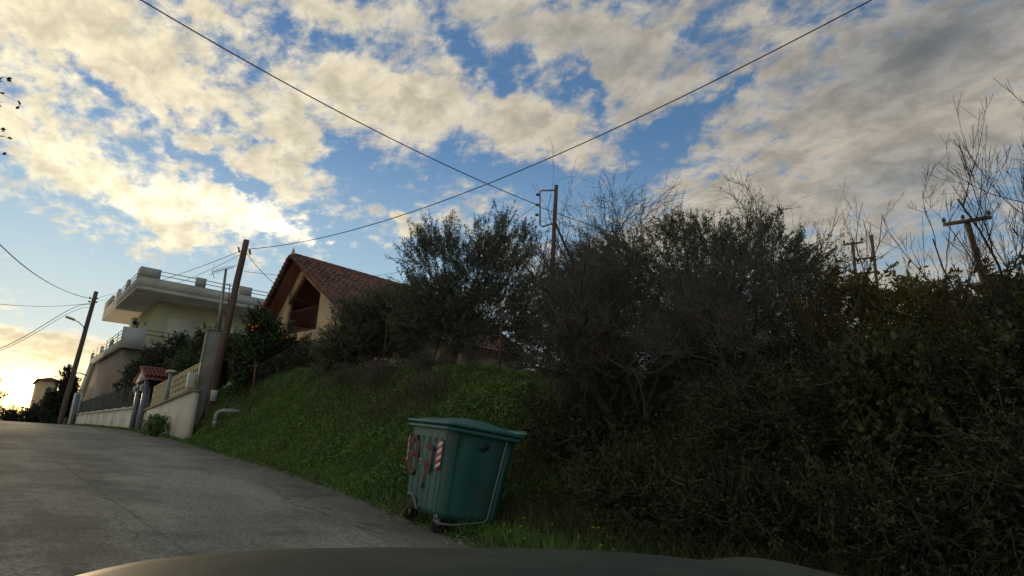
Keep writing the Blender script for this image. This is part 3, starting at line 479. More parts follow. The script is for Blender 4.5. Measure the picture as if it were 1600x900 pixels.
# front wall with a pentagonal opening: built from pieces around it, .22 thick
ov=.35; wl=lambda t: sl(t)-.14
a0,a1=-1.62,.95; fb=-3.12; tp=-.55; rs=lambda t: sl(t)-.62
wallp=MB()
def wp(poly,n0=ov,d=.22): wallp.prism([tuple(H(t,z,n0)) for t,z in poly],tuple(Nn*d))
wp([(LT-.25,z0),(a1,z0),(a1,rs(a1)),(a1,wl(a1)),(LT-.25,wl(LT-.25))])
wp([(a0-.001,z0),(RT+.35,z0),(RT+.35,wl(RT+.35)),(a0-.001,wl(a0))])
wp([(a1-.001,z0),(a0,z0),(a0,fb),(a1-.001,fb)])
wp([(a1-.001,rs(a1)),(0,rs(0)),(0,wl(0)),(a1-.001,wl(a1))]); wp([(-.001,rs(0)),(a0,rs(a0)),(a0,wl(a0)),(-.001,wl(0))])
# side walls and back
wallp.prism([tuple(H(RT+.35,z0,ov+.223)),tuple(H(RT+.35,z0,dep)),tuple(H(RT+.35,wl(RT+.35),dep)),tuple(H(RT+.35,wl(RT+.35),ov+.223))],tuple(T*.2))
wallp.prism([tuple(H(LT-.45,z0,ov+.223)),tuple(H(LT-.45,z0,dep)),tuple(H(LT-.45,wl(LT-.45)-.1,dep)),tuple(H(LT-.45,wl(LT-.45)-.1,ov+.223))],tuple(T*.2))
wallp.prism([tuple(H(t,z,dep)) for t,z in [(LT-.25,z0),(RT+.35,z0),(RT+.35,wl(RT+.35)),(0,wl(0)),(LT-.25,wl(LT-.25))]],tuple(Nn*.2))
part(wallp,'wall',m_ochre,hs)
mb=MB(); mb.prism([tuple(H(t,z,ov+1.5)) for t,z in [(LT-.5,fb),(RT+.6,fb),(RT+.6,wl(RT+.6)-.05),(0,wl(0)-.05),(LT-.5,wl(LT-.5)-.05)]],tuple(Nn*.1)); mb.prism([tuple(H(t,fb,n)) for t,n in [(LT-.5,ov+.23),(RT+.6,ov+.23),(RT+.6,ov+1.49),(LT-.5,ov+1.49)]],(0,0,-.15)); part(mb,'balcony',m_pink,hs)
mb=MB(); mb.prism([tuple(H(t,z,ov-.004)) for t,z in [(1.75,z0),(.55,z0),(.55,z0+2.9),(1.75,z0+2.9)]],tuple(-Nn*.05)); part(mb,'door',m_pink,hs)
# sloping roof boards under the tiles
rf=MB()
for (tt_,zz_) in ((LT,LZ),(RT,RZ)): rf.prism([tuple(H(0,-.03,-.12)),tuple(H(tt_*1.06,zz_*1.06-.03,-.12)),tuple(H(tt_*1.06,zz_*1.06-.03,dep+.4)),tuple(H(0,-.03,dep+.4))],(0,0,-.09))
roof=part(rf,'roof',m_under,hs)
def tiles(tt_,zz_,mb):
    Ls=math.hypot(tt_,zz_)*1.08; dn=np.array([0,0,0])+(T*tt_+np.array([0,0,zz_])); dn=dn/np.linalg.norm(dn); up=np.cross(Nn,dn); up=up if up[2]>0 else -up
    rows=int(Ls/.33); ncol=int((dep+.6)/.235); r_=np.random.default_rng(5)
    for j in range(rows):
        for i in range(ncol):
            o=A+dn*(j*.33-.02)+Nn*(-.17+i*.235+r_.normal(0,.007))+up*(.055+r_.normal(0,.004)); L=.42
            ring=[]
            for s_ in (0,1):
                rr=.088+.018*s_; c=o+dn*L*s_+up*(.022*s_-.0)
                for k in range(7):
                    a=math.pi*k/6; ring.append(c+Nn*math.cos(a)*rr+up*math.sin(a)*rr*.8)
            mb.add(ring,[(k,k+1,k+8,k+7) for k in range(6)])
            if i<ncol-1:   # channel tile between covers
                c0=o+Nn*.1175-up*.03; ring=[]
                for s_ in (0,1):
                    c=c0+dn*L*s_+up*.012*s_
                    for k in range(4):
                        a=math.pi+math.pi*k/3; ring.append(c+Nn*math.cos(a)*.085+up*math.sin(a)*.035)
                mb.add(ring,[(k,k+1,k+5,k+4) for k in range(3)])
for (tt_,zz_) in ((LT,LZ),(RT,RZ)):
    mb=MB(); tiles(tt_,zz_,mb); o=mb.build('tiles',m_tile,roof); o.matrix_parent_inverse=(hs.matrix_basis@roof.matrix_parent_inverse).inverted()
# verge tiles along the two gable rakes and the ridge
mb=MB()
for (tt_,zz_) in ((LT,LZ),(RT,RZ)):
    dn=T*tt_+np.array([0,0,zz_]); Ls=np.linalg.norm(dn)*1.06; dn/=np.linalg.norm(dn); up=np.cross(Nn,dn); up=up if up[2]>0 else -up
    for j in range(int(Ls/.2)):
        o=A+dn*j*.2-Nn*.30+up*.05; mb.tube([o,o+dn*.14+up*.012,o+dn*.24+up*.025],[.09,.1,.12],8)
for i in range(int((dep+.6)/.3)):
    o=A+Nn*(-.2+i*.3)+np.array([0,0,.07]); mb.tube([o,o+Nn*.36],[.12,.135],9)
o=mb.build('ridge_tiles',m_tile,roof,smooth=False); o.matrix_parent_inverse=(hs.matrix_basis@roof.matrix_parent_inverse).inverted()
mb=MB(); c=H(0,.1,-.22); mb.lathe(tuple(c),[(.07,0),(.09,.06),(.05,.12),(.06,.17),(.03,.25),(.006,.34)],10); part(mb,'finial',m_fin,hs,smooth=True)
mb=MB()
for z in (fb+.08,fb+.98): mb.tube([H(a0,z,ov+.11),H(a1,z,ov+.11)],.03,6)
for k in range(17): 
    t_=a0+(a1-a0)*(k+.5)/17; mb.tube([H(t_,fb+.08,ov+.11),H(t_,fb+.98,ov+.11)],.012,5)
part(mb,'railing',m_rrail,hs)
# ---------- roadside walls and gate ----------
m_wallw=mat('whitewashed_wall',(.56,.54,.46),.9,(.42,.40,.33),1.1,bump=.35,bscale=20,c3=(.20,.19,.15),s3=1.4,t3=(.56,.75),streak=(1,1,.5)); m_cope=mat('wall_coping',(.22,.20,.17),.9,bump=.3); m_latt=mat('cream_lattice',(.62,.56,.36),.6); m_slate=mat('slate_blue_paint',(.13,.15,.19),.5,bump=.1)
def zg(y): return float(hz(5.6,y))-.25
wa=empty('garden_wall',(5.8,30.5,zg(30.5))); tag(wa,'whitewashed roadside wall with cream lattice panels by the wooden pole','wall')
mb=MB(); P_=[(5.8,25.5,zg(25.5)-.3),(5.8,35.0,zg(35)-.2),(5.8,35.0,2.72),(5.8,25.5,3.266)]; mb.prism(P_,(.22,0,0)); part(mb,'wall',m_wallw,wa)
mb=MB(); mb.prism([(5.72,25.45,3.272),(5.72,35.0,2.723),(5.72,35.0,2.80),(5.72,25.45,3.349)],(.38,0,0)); part(mb,'coping',m_cope,wa)
def zt(y): return 3.30-(y-26.3)*.0575
for (y0,y1) in ((25.6,29.7),(30.15,33.2)):
    mb=MB(); hgt=1.0
    fr=[(y0,zt(y0)+.02),(y1,zt(y1)+.02),(y1,zt(y1)+hgt),(y0,zt(y0)+hgt)]
    for i in range(4): mb.tube([(5.91,*fr[i]),(5.91,*fr[(i+1)%4])],.028,4)
    n=14
    for i in range(-8,n+8):
        for s_ in (1,-1):
            ya=y0+(y1-y0)*i/n; yb_=ya+s_*hgt*.62; pa=np.array([ya,0.]); pb=np.array([yb_,1.])
            if s_==1: t0=max(0,(y0-ya)/(yb_-ya)); t1=min(1,(y1-ya)/(yb_-ya))
            else: t0=max(0,(y1-ya)/(yb_-ya)); t1=min(1,(y0-ya)/(yb_-ya))
            if t1<=t0: continue
            q=[pa+(pb-pa)*t_ for t_ in (t0,t1)]; mb.tube([(5.91+.012*s_,c[0],zt(c[0])+.02+c[1]*(hgt-.02)) for c in q],.019,4,False)
    part(mb,'lattice_panel',m_latt,wa)
mb=MB(); mb.box((5.78,29.75,zt(30)-.02),(6.06,30.05,zt(30)+1.2)); part(mb,'pier',m_slate,wa); mb=MB(); mb.box((5.68,29.6,zt(30)+1.203),(6.16,30.2,zt(30)+1.29)); part(mb,'pier_cap',m_wallw,wa)
mb=MB(); mb.box((5.55,25.42,3.38),(5.79,25.72,3.95)); eb=part(mb,'meter_box',m_acm,wa,bevel=.02)
# tiled gate
gt=empty('garden_gate',(5.8,35.2,zg(35))); tag(gt,'small gateway with red tiled canopy, dark posts and two lanterns','gate')
for y in (34.0,35.7):
    mb=MB(); mb.box((5.60,y-.11,zg(y)-.1),(5.80,y+.11,4.2)); part(mb,'post',m_slate,gt)
    mb=MB(); c=(5.42,y,3.95); mb.lathe((5.52,y,3.70),[(.02,0),(.07,.05),(.09,.2),(.1,.22),(.03,.3),(.01,.36)],8); mb.tube([(5.60,y,3.95),(5.52,y,4.08)],.012,5); part(mb,'lantern',m_acm,gt)
mb=MB(); gy=34.9
mb.prism([(5.55,33.55,4.24),(5.55,36.15,4.18),(5.55,36.15,4.30),(5.55,gy,4.78),(5.55,33.55,4.34)],(.08,0,0)); mb.prism([(5.55,33.49,4.24),(5.55,33.49,4.34),(6.8,33.49,4.34),(6.8,33.49,4.24)],(0,.055,0)); part(mb,'canopy_frame',m_white,gt)
mb=MB()
for (ya,za,yb_,zb) in ((gy,4.86,33.42,4.36),(gy,4.86,36.28,4.30)):
    dn=np.array([0,yb_-ya,zb-za]); L_=np.linalg.norm(dn); dn/=L_; up=np.array([0,-dn[2],dn[1]]); up=up if up[2]>0 else -up
    mb.prism([(5.48,ya,za-.03),(5.48,yb_,zb-.03),(6.9,yb_,zb-.03),(6.9,ya,za-.03)],(0,0,-.05))
    for i in range(9):
        for j in range(7):
            o=np.array([5.55+i*.165,ya,za])+dn*j*L_/7; ring=[]
            for s_ in (0,1):
                for k in range(6): a=math.pi*k/5; ring.append(o+dn*L_/6.4*s_+np.array([1,0,0])*math.cos(a)*.078+up*(math.sin(a)*.075+.02*s_))
            mb.add(ring,[(k,k+1,k+7,k+6) for k in range(5)])
mb.tube([(5.45,gy,4.88),(6.95,gy,4.88)],.085,8); part(mb,'canopy',mat('red_canopy_tile',(.16,.035,.03),.8,island=.35),gt)
mb=MB()
for y in np.arange(34.0,35.8,.16): mb.tube([(5.9,y,zg(y)+.2),(5.9,y,3.9)],.015,5)
for z in (2.3,3.9): mb.tube([(5.9,33.9,z),(5.9,35.85,z)],.025,5)
part(mb,'gate_leaf',m_slate,gt)
# lower stepped wall with wire mesh on top
wb=empty('stepped_wall',(5.8,47,zg(47))); tag(wb,'low whitewashed wall stepping down the street before the white building','wall')
mb=MB(); cp=MB(); ysn=np.linspace(36.2,60.5,9)
for i in range(8):
    y0,y1=ysn[i],ysn[i+1]; tz=3.02+.035*i; mb.box((5.8,y0+.002,zg(y0)-.4),(6.0,y1,tz)); cp.prism([(5.74,y0,tz+.003),(5.74,y1,tz+.003),(5.74,y1,tz+.07),(5.74,y0,tz+.12)],(.34,0,0))
part(mb,'wall',m_wallw,wb); part(cp,'coping',m_wallw,wb)
mb=MB()
for y in np.arange(36.4,60,.22): mb.tube([(5.9,y,3.1),(5.9,y+.9,4.3)],.010,3,False); mb.tube([(5.9,y+.9,3.1),(5.9,y,4.3)],.010,3,False)
for y in np.arange(36.4,61,2.7): mb.tube([(5.9,y,3.1),(5.9,y,4.4)],.03,5)
part(mb,'wire_mesh',mat('green_wire',(.06,.075,.07),.6),wb)
wc=empty('gate_pillars',(5.8,66,zg(66))); wc.name='driveway_gate'; tag(wc,'white walled driveway gate with dark metal door beyond the stepped wall','gate')
mb=MB(); mb.box((5.5,60.9,zg(61)-.3),(5.95,62.6,5.0)); part(mb,'pillar',m_wallw,wc); mb=MB(); mb.box((5.5,69.5,zg(69)-.3),(5.95,76,5.4)); part(mb,'pillar',m_wallw,wc)
mb=MB(); mb.box((5.72,62.61,zg(63)),(5.78,69.49,4.6)); part(mb,'door',m_slate,wc)
mb=MB(); mb.tube([(5.7,69.3,5.0),(5.7,69.3,7.2),(5.9,65.4,6.9),(5.9,61.0,6.4)],.05,5); part(mb,'frame',m_metal,wc)
mb=MB(); mb.box((5.48,60.8,zg(60)-.3),(5.78,60.897,4.9)); part(mb,'pipe',m_slate,wc)
# far yellow house
fh=empty('far_house',(6.6,112,float(hz(6,112)))); tag(fh,'small yellow house with brown roof edge far beyond the crest','house')
mb=MB(); mb.box((5.4,110,0),(7.6,120,9.2)); part(mb,'wall',m_ochre,fh); mb=MB(); mb.prism([(5.1,109.6,9.203),(7.9,109.6,9.203),(7.9,120.4,9.203),(5.1,120.4,9.203)],(0,0,.18)); mb.prism([(5.3,110,9.385),(7.7,110,9.385),(6.6,110,9.7)],(0,10,0)); part(mb,'roof',m_tile,fh)
mb=MB(); mb.box((6.3,109.93,7.2),(6.9,109.997,8.2)); part(mb,'window',m_dark,fh)
# hillside shed at the right
sh=empty('shed',(21,2,float(hz(21,2)))); tag(sh,'dark flat roofed shed on the hill at the right edge','shed')
mb=MB(); mb.box((21.2,.5,5),(25,5.2,6.55)); part(mb,'wall',mat('shed_wall',(.06,.055,.05),.9,bump=.3),sh); mb=MB(); mb.prism([(20.9,.2,6.553),(25.3,.2,6.553),(25.3,5.5,6.75),(20.9,5.5,6.75)],(0,0,.1)); part(mb,'roof',m_cope,sh)
# ---------- poles ----------
m_wood=mat('weathered_pole_wood',(.115,.078,.06),.9,(.07,.048,.038),6,bump=.7,bscale=18,streak=(1,1,.08)); m_conc=mat('grey_concrete',(.25,.255,.25),.9,(.17,.17,.165),1.5,bump=.4,bscale=25); m_steel=mat('galvanised_steel',(.22,.23,.23),.5,metal=.6,spec=.4); m_ins=mat('brown_porcelain',(.07,.035,.025),.25); m_cable=mat('black_cable',(.018,.016,.017),.6)
def pole(name,a,b,r0,r1,label,cat='utility pole',m=None):
    e=empty(name,tuple(a)); tag(e,label,cat); mb=MB(); a=np.array(a,float);b=np.array(b,float); p=np.linspace(a-(b-a)*.03,b,10); p[1:-1,0]+=np.random.default_rng(3).normal(0,.006,8); mb.tube(p,np.linspace(r0,r1,10),14); part(mb,'pole',m or m_wood,e,smooth=False); return e
def insul(e,p,d=(0,0,1),s=1.):
    mb=MB(); p=np.array(p,float); d=unit(np.array(d,float)); mb.tube([p,p+d*.05*s,p+d*.052*s,p+d*.09*s,p+d*.092*s,p+d*.13*s,p+d*.16*s],[.012*s,.014*s,.05*s,.055*s,.035*s,.045*s,.02*s],10); part(mb,'insulator',m_ins,e,smooth=False)
pA=pole('wooden_pole',(6.52,26.0,2.0),(6.93,26.1,9.53),.165,.115,'leaning wooden utility pole with a paper notice and cable hooks')
for z,dy in ((9.05,.0),(9.15,.12),(8.95,-.1)): 
    f=(z-2.0)/7.53; x=6.52+.41*f; insul(pA,(x+.15,26.0+dy,z-.06),(.6,-.4,.7),.8); insul(pA,(x-.17,26.05+dy,z-.06),(-.6,-.2,.7),.8)
mb=MB(); mb.box((6.49,25.80,3.02),(6.72,25.815,3.42)); mb.box((6.495,25.795,3.06),(6.715,25.7985,3.38)); nt_=part(mb,'notice',mat('paper',(.62,.66,.74),.8,(.52,.56,.64),14),pA)
mb=MB(); rngx=np.random.default_rng(2)
for i in range(9): mb.box((6.52,25.7925,3.35-i*.03),(6.52+.17*rngx.uniform(.6,1),25.794,3.358-i*.03))
o=mb.build('printed_lines',mat('ink',(.12,.13,.18),.8),nt_); o.matrix_parent_inverse=(pA.matrix_basis@nt_.matrix_parent_inverse).inverted()
# concrete meter pillar with pipe mast and aerial
pl_=empty('concrete_pillar',(6.3,26.15,2.0)); tag(pl_,'tall grey concrete meter pillar standing against the wooden pole','pillar')
mb=MB(); mb.prism([(6.10,26.35,1.6),(6.62,26.3,1.6),(6.66,26.3,5.72),(6.16,26.35,5.72)],(0,.45,0)); part(mb,'body',m_conc,pl_,bevel=.015)
mb=MB(); mb.prism([(6.05,26.32,2.95),(6.10,26.32,2.95),(6.16,26.32,5.72),(6.10,26.32,5.72)],(0,.02,0)); mb.prism([(6.08,26.3,5.723),(6.74,26.27,5.723),(6.74,26.82,5.723),(6.08,26.82,5.723)],(0,0,.05)); part(mb,'trim',m_cope,pl_)
mb=MB(); mb.tube([(6.55,26.4,5.7),(6.47,26.4,6.8),(6.42,26.4,8.25)],[.075,.065,.045],10); part(mb,'mast',m_steel,pl_)
mb=MB(); mb.tube([(6.5,26.3,7.6),(6.62,26.25,7.66),(6.68,26.2,6.6)],.02,5); part(mb,'service_cable',m_cable,pl_)
an=empty('tv_aerial',(6.42,26.4,8.2)); tag(an,'small fishbone television aerial on top of the steel mast','antenna')
mb=MB(); mb.tube([(5.9,26.1,7.95),(6.75,26.5,8.45)],.012,5)
for i in range(11):
    f=i/10; c=np.array([5.9+.85*f,26.1+.4*f,7.95+.5*f]); l=.16+.1*(1-f); d=np.array([.35,-.75,.55]); mb.tube([c-d*l,c+d*l],.007,4)
mb.tube([(5.98,26.1,7.7),(5.85,26.05,7.95),(5.9,26.1,8.25)],.012,4); part(mb,'elements',m_steel,an)
# pole B with street lamp
pB=pole('wooden_pole',(4.75,59.9,2.2),(5.2,59.85,12.95),.20,.15,'distant leaning wooden pole carrying the street lamp at the left')
for z in (12.3,12.0): insul(pB,(5.0,59.8,z),(-.8,-.2,.4),1.4); insul(pB,(5.25,59.7,z),(.6,-.3,.5),1.4)
mb=MB(); mb.tube([(5.05,59.8,9.6),(4.85,59.6,10.0),(4.45,59.4,10.28),(4.1,59.2,10.36)],.035,6); part(mb,'lamp_bracket',m_steel,pB)
mb=MB(); mb.prism([(4.2,59.1,10.28),(3.55,58.8,10.38),(3.52,59.0,10.38),(4.15,59.35,10.28)],(0,0,.16)); lh=part(mb,'lamp_head',mat('lamp_shell',(.42,.38,.2),.4),pB,bevel=.03)
# pole C: pole with rectangular steel bracket
pC=pole('wooden_pole',(14.75,16.3,3.4),(14.84,16.25,11.35),.10,.07,'thin wooden pole with a rectangular side bracket rising behind the olive tree')
mb=MB(); mb.tube([(14.82,16.25,11.15),(14.42,16.6,11.12),(14.36,16.6,11.05),(14.42,16.6,9.75),(14.5,16.55,9.7),(14.8,16.25,9.85)],.035,4); part(mb,'bracket',m_steel,pC)
for z in (10.95,10.55,10.15): insul(pC,(14.38,16.6,z),(-.8,.5,-.2),1.1)
# pole D: T-shaped
pD=pole('wooden_pole',(31.25,7.3,6.2),(31.0,7.85,12.25),.15,.12,'leaning wooden pole with one crossarm and three insulators behind the sapling')
mb=MB(); c=np.array([31.0,7.85,12.15]); u_=unit(np.array([-.19,.98,0])); u_=unit(np.array([.26,-.96,.02])); v_=np.array([.96,.26,0]); a_=c-u_*.85-v_*.18; b__=c+u_*.85-v_*.18
mb.prism([a_-np.array([0,0,.07]),b__-np.array([0,0,.07]),b__+np.array([0,0,.07]),a_+np.array([0,0,.07])],tuple(-v_*.12)); part(mb,'crossarm',m_wood,pD)
for f in (-.8,-.12,.78): insul(pD,c+u_*f-v_*.22+np.array([0,0,.06]),(0,0,1),1.6)
# pole E: twin-pole structure
pE=empty('twin_pole_structure',(46.6,18.2,11.0)); tag(pE,'distant pair of wooden poles joined by crossbars like an H frame','utility pole')
mb=MB(); mb.tube([(46.4,18.75,7.5),(46.33,18.8,17.85)],[.14,.11],8); part(mb,'pole',m_wood,pE); mb=MB(); mb.tube([(46.85,17.6,7.5),(46.8,17.64,18.25)],[.14,.11],8); part(mb,'pole',m_wood,pE)
mb=MB(); mb.tube([(46.1,19.4,17.75),(46.5,18.1,17.75)],.07,5); part(mb,'crossarm',m_wood,pE); mb=MB(); mb.tube([(46.38,18.95,16.55),(46.85,17.5,16.6)],.075,5); part(mb,'crossarm',m_wood,pE); mb=MB(); mb.tube([(46.38,18.95,15.5),(46.85,17.5,15.5)],.075,5); part(mb,'crossarm',m_wood,pE)
for (x,y,z) in ((46.15,19.3,17.8),(46.45,18.2,17.8),(46.45,18.6,16.6),(46.6,18.2,16.62),(46.75,17.8,16.62),(46.6,18.2,15.5)): insul(pE,(x,y,z),(0,0,-1 if z<17.7 else 1),1.8)
# ---------- overhead lines ----------
def cable(name,pts,r,label,n=40):
    pts=np.array(pts,float); d=np.r_[0,np.cumsum(np.linalg.norm(np.diff(pts[:,:2],axis=0),axis=1))]; s=np.linspace(0,d[-1],n)
    deg=min(3,len(pts)-1); 
    q=np.stack([np.polyval(np.polyfit(d,pts[:,k],deg if k==2 else 1),s) for k in range(3)],1)
    w=1-s/d[-1]; q+=w[:,None]*(pts[0]-q[0])
    mb=MB(); mb.tube(q,r,5,False); o=mb.build(name,m_cable); tag(o,label,'cable'); return o
cable('overhead_cable',[(6.95,25.81,9.09),(8.11,21.24,8.61),(8.92,18.04,8.71),(9.95,13.98,9.08),(10.8,10.63,9.6),(11.56,7.64,9.97),(12.44,4.17,10.83),(13.5,0,12.0),(14.8,-5,13.6)],.014,'thick cable sagging from the leaning wooden pole up to the top right',60)
cable('overhead_cable',[(14.45,16.7,10.55),(11.37,15.98,10.18),(7.13,15.01,10.05),(5.06,14.53,9.98),(3.35,14.14,9.87),(1.87,13.8,9.93),(.8,13.56,10.03),(-2,12.9,10.3),(-7,11.7,11.)],.015,'thick cable running from the bracket pole to the top left',60)
cable('overhead_cable',[(14.4,16.7,10.5),(15.5,15.6,9.9),(17.5,13.4,8.9)],.013,'short dark cable dropping right from the bracket pole behind the branches',12)
cable('overhead_cable',[(6.85,26.2,9.1),(6.66,30.12,9.3),(6.29,37.02,9.95),(5.89,44.3,10.65),(5.53,50.99,11.35),(5.2,59.6,12.3)],.013,'upper cable joining the leaning pole and the street lamp pole',30)
cable('overhead_cable',[(6.85,26.2,8.95),(6.66,30.12,9.05),(6.29,37.02,9.45),(5.89,44.3,10.2),(5.53,50.99,11.0),(5.2,59.6,12.0)],.010,'lower thinner cable joining the leaning pole and the street lamp pole',30)
cable('overhead_cable',[(7.0,26.0,8.95),(8.3,25.2,7.6),(9.6,24.3,6.9),(11,23,6.6)],.012,'service cable from the leaning pole down to the tiled house',20)
cable('overhead_cable',[(7.0,26.0,8.2),(9.1,23.35,7.88),(10.76,21.3,8.0),(12.33,19.36,8.54),(13.82,17.51,10.),(14.39,16.81,10.55)],.008,'thin wire passing over the tiled roof to the bracket pole',40)
cable('overhead_cable',[(5.0,59.8,12.3),(3.65,52,11.1),(1.5,42,10.4),(-.8,38,10.2),(-3.2,34,10.6)],.025,'upper cable swooping from the lamp pole out of the left edge',30)
cable('overhead_cable',[(5.0,59.8,11.95),(2.2,54,10.2),(-.43,50,9.27),(-4,45,8.6)],.016,'middle cable from the lamp pole to the left edge',20)
cable('overhead_cable',[(5.0,59.8,11.85),(2.0,50,8.4),(.1,44,6.0),(-1.6,38,4.9)],.02,'lower cable descending from the lamp pole to the left edge',20)
cable('overhead_cable',[(5.0,59.8,11.6),(2.0,49,7.95),(.1,43,5.75),(-1.6,37,4.7)],.014,'lowest thin cable descending from the lamp pole to the left edge',20)
# ---------- chain-link fence with rusty posts ----------
m_rust=mat('rusty_iron',(.12,.05,.03),.85,(.06,.03,.022),10,bump=.4); m_wire=mat('galvanised_wire',(.16,.16,.15),.5,metal=.5)
fe=empty('chain_link_fence',(8.3,19.3,float(hz(8.3,19.3)))); tag(fe,'sagging chain link fence on thin rusty posts along the bank top','fence')
FP=[((6.95,22.4),(6.9,22.4),1.75),((8.3,19.35),(8.26,19.4),2.1),((8.9,17.1),(8.92,17.1),1.9),((9.2,15.0),(9.5,14.9),1.75),((9.0,11.6),(9.0,11.6),1.7),((9.3,8.8),(9.3,8.8),1.7)]
tops=[];bots=[]
for (b_,t_,h_) in FP:
    z=float(hz(*b_)); mb=MB(); mb.tube([(b_[0],b_[1],z-.2),(t_[0],t_[1],z+h_)],.028,6); part(mb,'post',m_rust,fe); bots.append((b_[0],b_[1],z+.05)); tops.append((t_[0],t_[1],z+h_-.15))
mb=MB()
for i in range(len(FP)-1):
    B0,B1,T0,T1=[np.array(q) for q in (bots[i],bots[i+1],tops[i],tops[i+1])]; L_=np.linalg.norm(B1-B0); n=int(L_/.13)
    def fp(u_,v_): 
        b0=B0+(B1-B0)*u_; t0=T0+(T1-T0)*u_; return b0+(t0-b0)*v_-np.array([0,0,.25*u_*(1-u_)*v_])
    hh=1.6/L_
    for k in range(-int(hh*n),n):
        for s_ in (0,1):
            ps=[]
            for v_ in np.linspace(0,1,7):
                u_=(k/n)+hh*v_; 
                if 0<=u_<=1: ps.append(fp(u_ if s_==0 else 1-u_,v_)+np.array([.006*s_,0,0]))
            if len(ps)>1: mb.tube(ps,.0022,3,False)
    mb.tube([fp(u_,1) for u_ in np.linspace(0,1,8)],.004,4,False)
part(mb,'wire_mesh',m_wire,fe)
# white drain elbow, stones and planks by the pole
mb=MB(); mb.tube([(6.22,23.6,2.0),(6.22,23.6,2.42),(6.27,23.55,2.53),(6.38,23.5,2.58),(7.1,23.3,2.60)],[.07,.07,.07,.07,.07],12); mb.tube([(6.22,23.6,2.12),(6.22,23.6,2.2)],.08,12)
tag(mb.build('drain_pipe',mat('grey_white_pvc',(.24,.26,.26),.5),smooth=True),'grey white plastic drain elbow poking out of the bank by the pole','pipe')
m_stone=mat('rough_stone',(.16,.13,.10),.95,(.09,.075,.06),4,bump=.8,bscale=12)
def rock(c,r,seed,label):
    bm=bmesh.new(); bmesh.ops.create_icosphere(bm,subdivisions=3,radius=1); rr=np.random.default_rng(seed); k=rr.normal(0,2.2,(6,3)); ph=rr.uniform(0,6,6)
    for v in bm.verts:
        p=np.array(v.co); s=1+.13*sum(math.sin(float(k[i]@p)+ph[i]) for i in range(6))/1.5; v.co=Vector((p[0]*s*r[0],p[1]*s*r[1],max(-.4,p[2]*s)*r[2]))
    me=bpy.data.meshes.new('stone'); bm.to_mesh(me); bm.free(); me.materials.append(m_stone); o=bpy.data.objects.new('stone',me); COL.objects.link(o); o.location=c; tag(o,label,'stone')
rock((7.15,23.3,2.45),(.30,.28,.24),1,'brown rough stone around the mouth of the drain elbow'); rock((7.5,22.8,2.75),(.28,.25,.16),2,'flat pale stone above the drain elbow'); rock((6.95,24.0,2.5),(.25,.3,.2),3,'stone half buried behind the drain elbow')
mb=MB(); p=np.array([(8.0,12.9),(9.1,12.1),(10.2,11.5)]); mb.tube([(7.9,15.2,float(hz(7.9,15.2))+.35),(9.6,13.2,float(hz(9.6,13.2))+.3),(10.4,12.2,float(hz(10.4,12.2))+.32)],.03,4); tag(mb.build('wooden_rail',m_wood),'thin wooden rail lying across the bank top by the olive trunk','rail')
# tall weed clump at the foot of the wall
tree('weed_clump',(5.35,28.2,float(hz(5.35,28.2))),[((5.35,28.2,float(hz(5.35,28.2))+.3),(.35,.5,.35))],'bushy green weed growing against the foot of the whitewashed wall','plant',m_weed,m_twig,101,clumps=60,twigs=4,leaves=14,L=.09,Wd=.04,tw=.2,up=.6,trunk=.01,limbs=3)
rr=np.random.default_rng(14); n=3500; y=rr.uniform(25,58,n); x=xe(y)-.15+rr.uniform(0,.35,n)*rr.uniform(0,1,n); P=np.stack([x,y,hz(x,y)],1); D=np.stack([rr.normal(0,.5,n),rr.normal(0,.5,n),np.ones(n)],1); mb=MB(); mb.addq(leaf_quads(P,D,.14,.03,rr,.3)); tag(mb.build('grass',m_weed),'thin strip of grass along the foot of the roadside walls','grass',kind='stuff')
# ---------- dumpster ----------
m_bin=mat('teal_plastic',(.012,.088,.083),.5,(.008,.050,.048),2.5,bump=.1,bscale=40,c3=(.02,.06,.052),s3=3.2,t3=(.56,.85),streak=(1,1,.25)); m_lid=mat('faded_teal_lid',(.022,.125,.12),.5,(.014,.08,.08),3,bump=.1,bscale=40,c3=(.03,.06,.05),s3=4.,t3=(.52,.8)); m_rub=mat('black_rubber',(.015,.015,.016),.8); m_red=mat('red_reflective',(.42,.03,.025),.45); m_wht=mat('white_reflective',(.55,.55,.56),.45); m_graf=mat('red_spray_paint',(.17,.024,.022),.8,(.05,.045,.045),14)
DB=empty('dumpster',(0,0,0)); tag(DB,'green wheeled dumpster with red graffiti and striped reflectors tilted at the roadside','dumpster')
def frame(Y_):   # half sizes by height 0..1
    return None
hw0,hd0,hw1,hd1=.595,.415,.665,.485; zb,zt_=.24,1.24
def bodypt(side,u,v,off=0.):
    """side 'f': front (x=-), u along y -1..1 ; side 's': right side (y=-), u along x -1..1. v height 0..1"""
    hw=hw0+(hw1-hw0)*v; hd=hd0+(hd1-hd0)*v; z=zb+(zt_-zb)*v
    return (-hd-off,u*hw,z) if side=='f' else (u*hd,-hw-off,z)
def ribf(u,v):   # flutes on the front face: depth grows towards the bottom, notched under the rim
    if abs(u)>.86: return 0.
    w=(math.sin(u*math.pi*6.5)); g=1/(1+math.exp(-w*6)); return .022*g*(.55+.45*(1-v)) + (.018*(1-g) if v>.88 else 0)
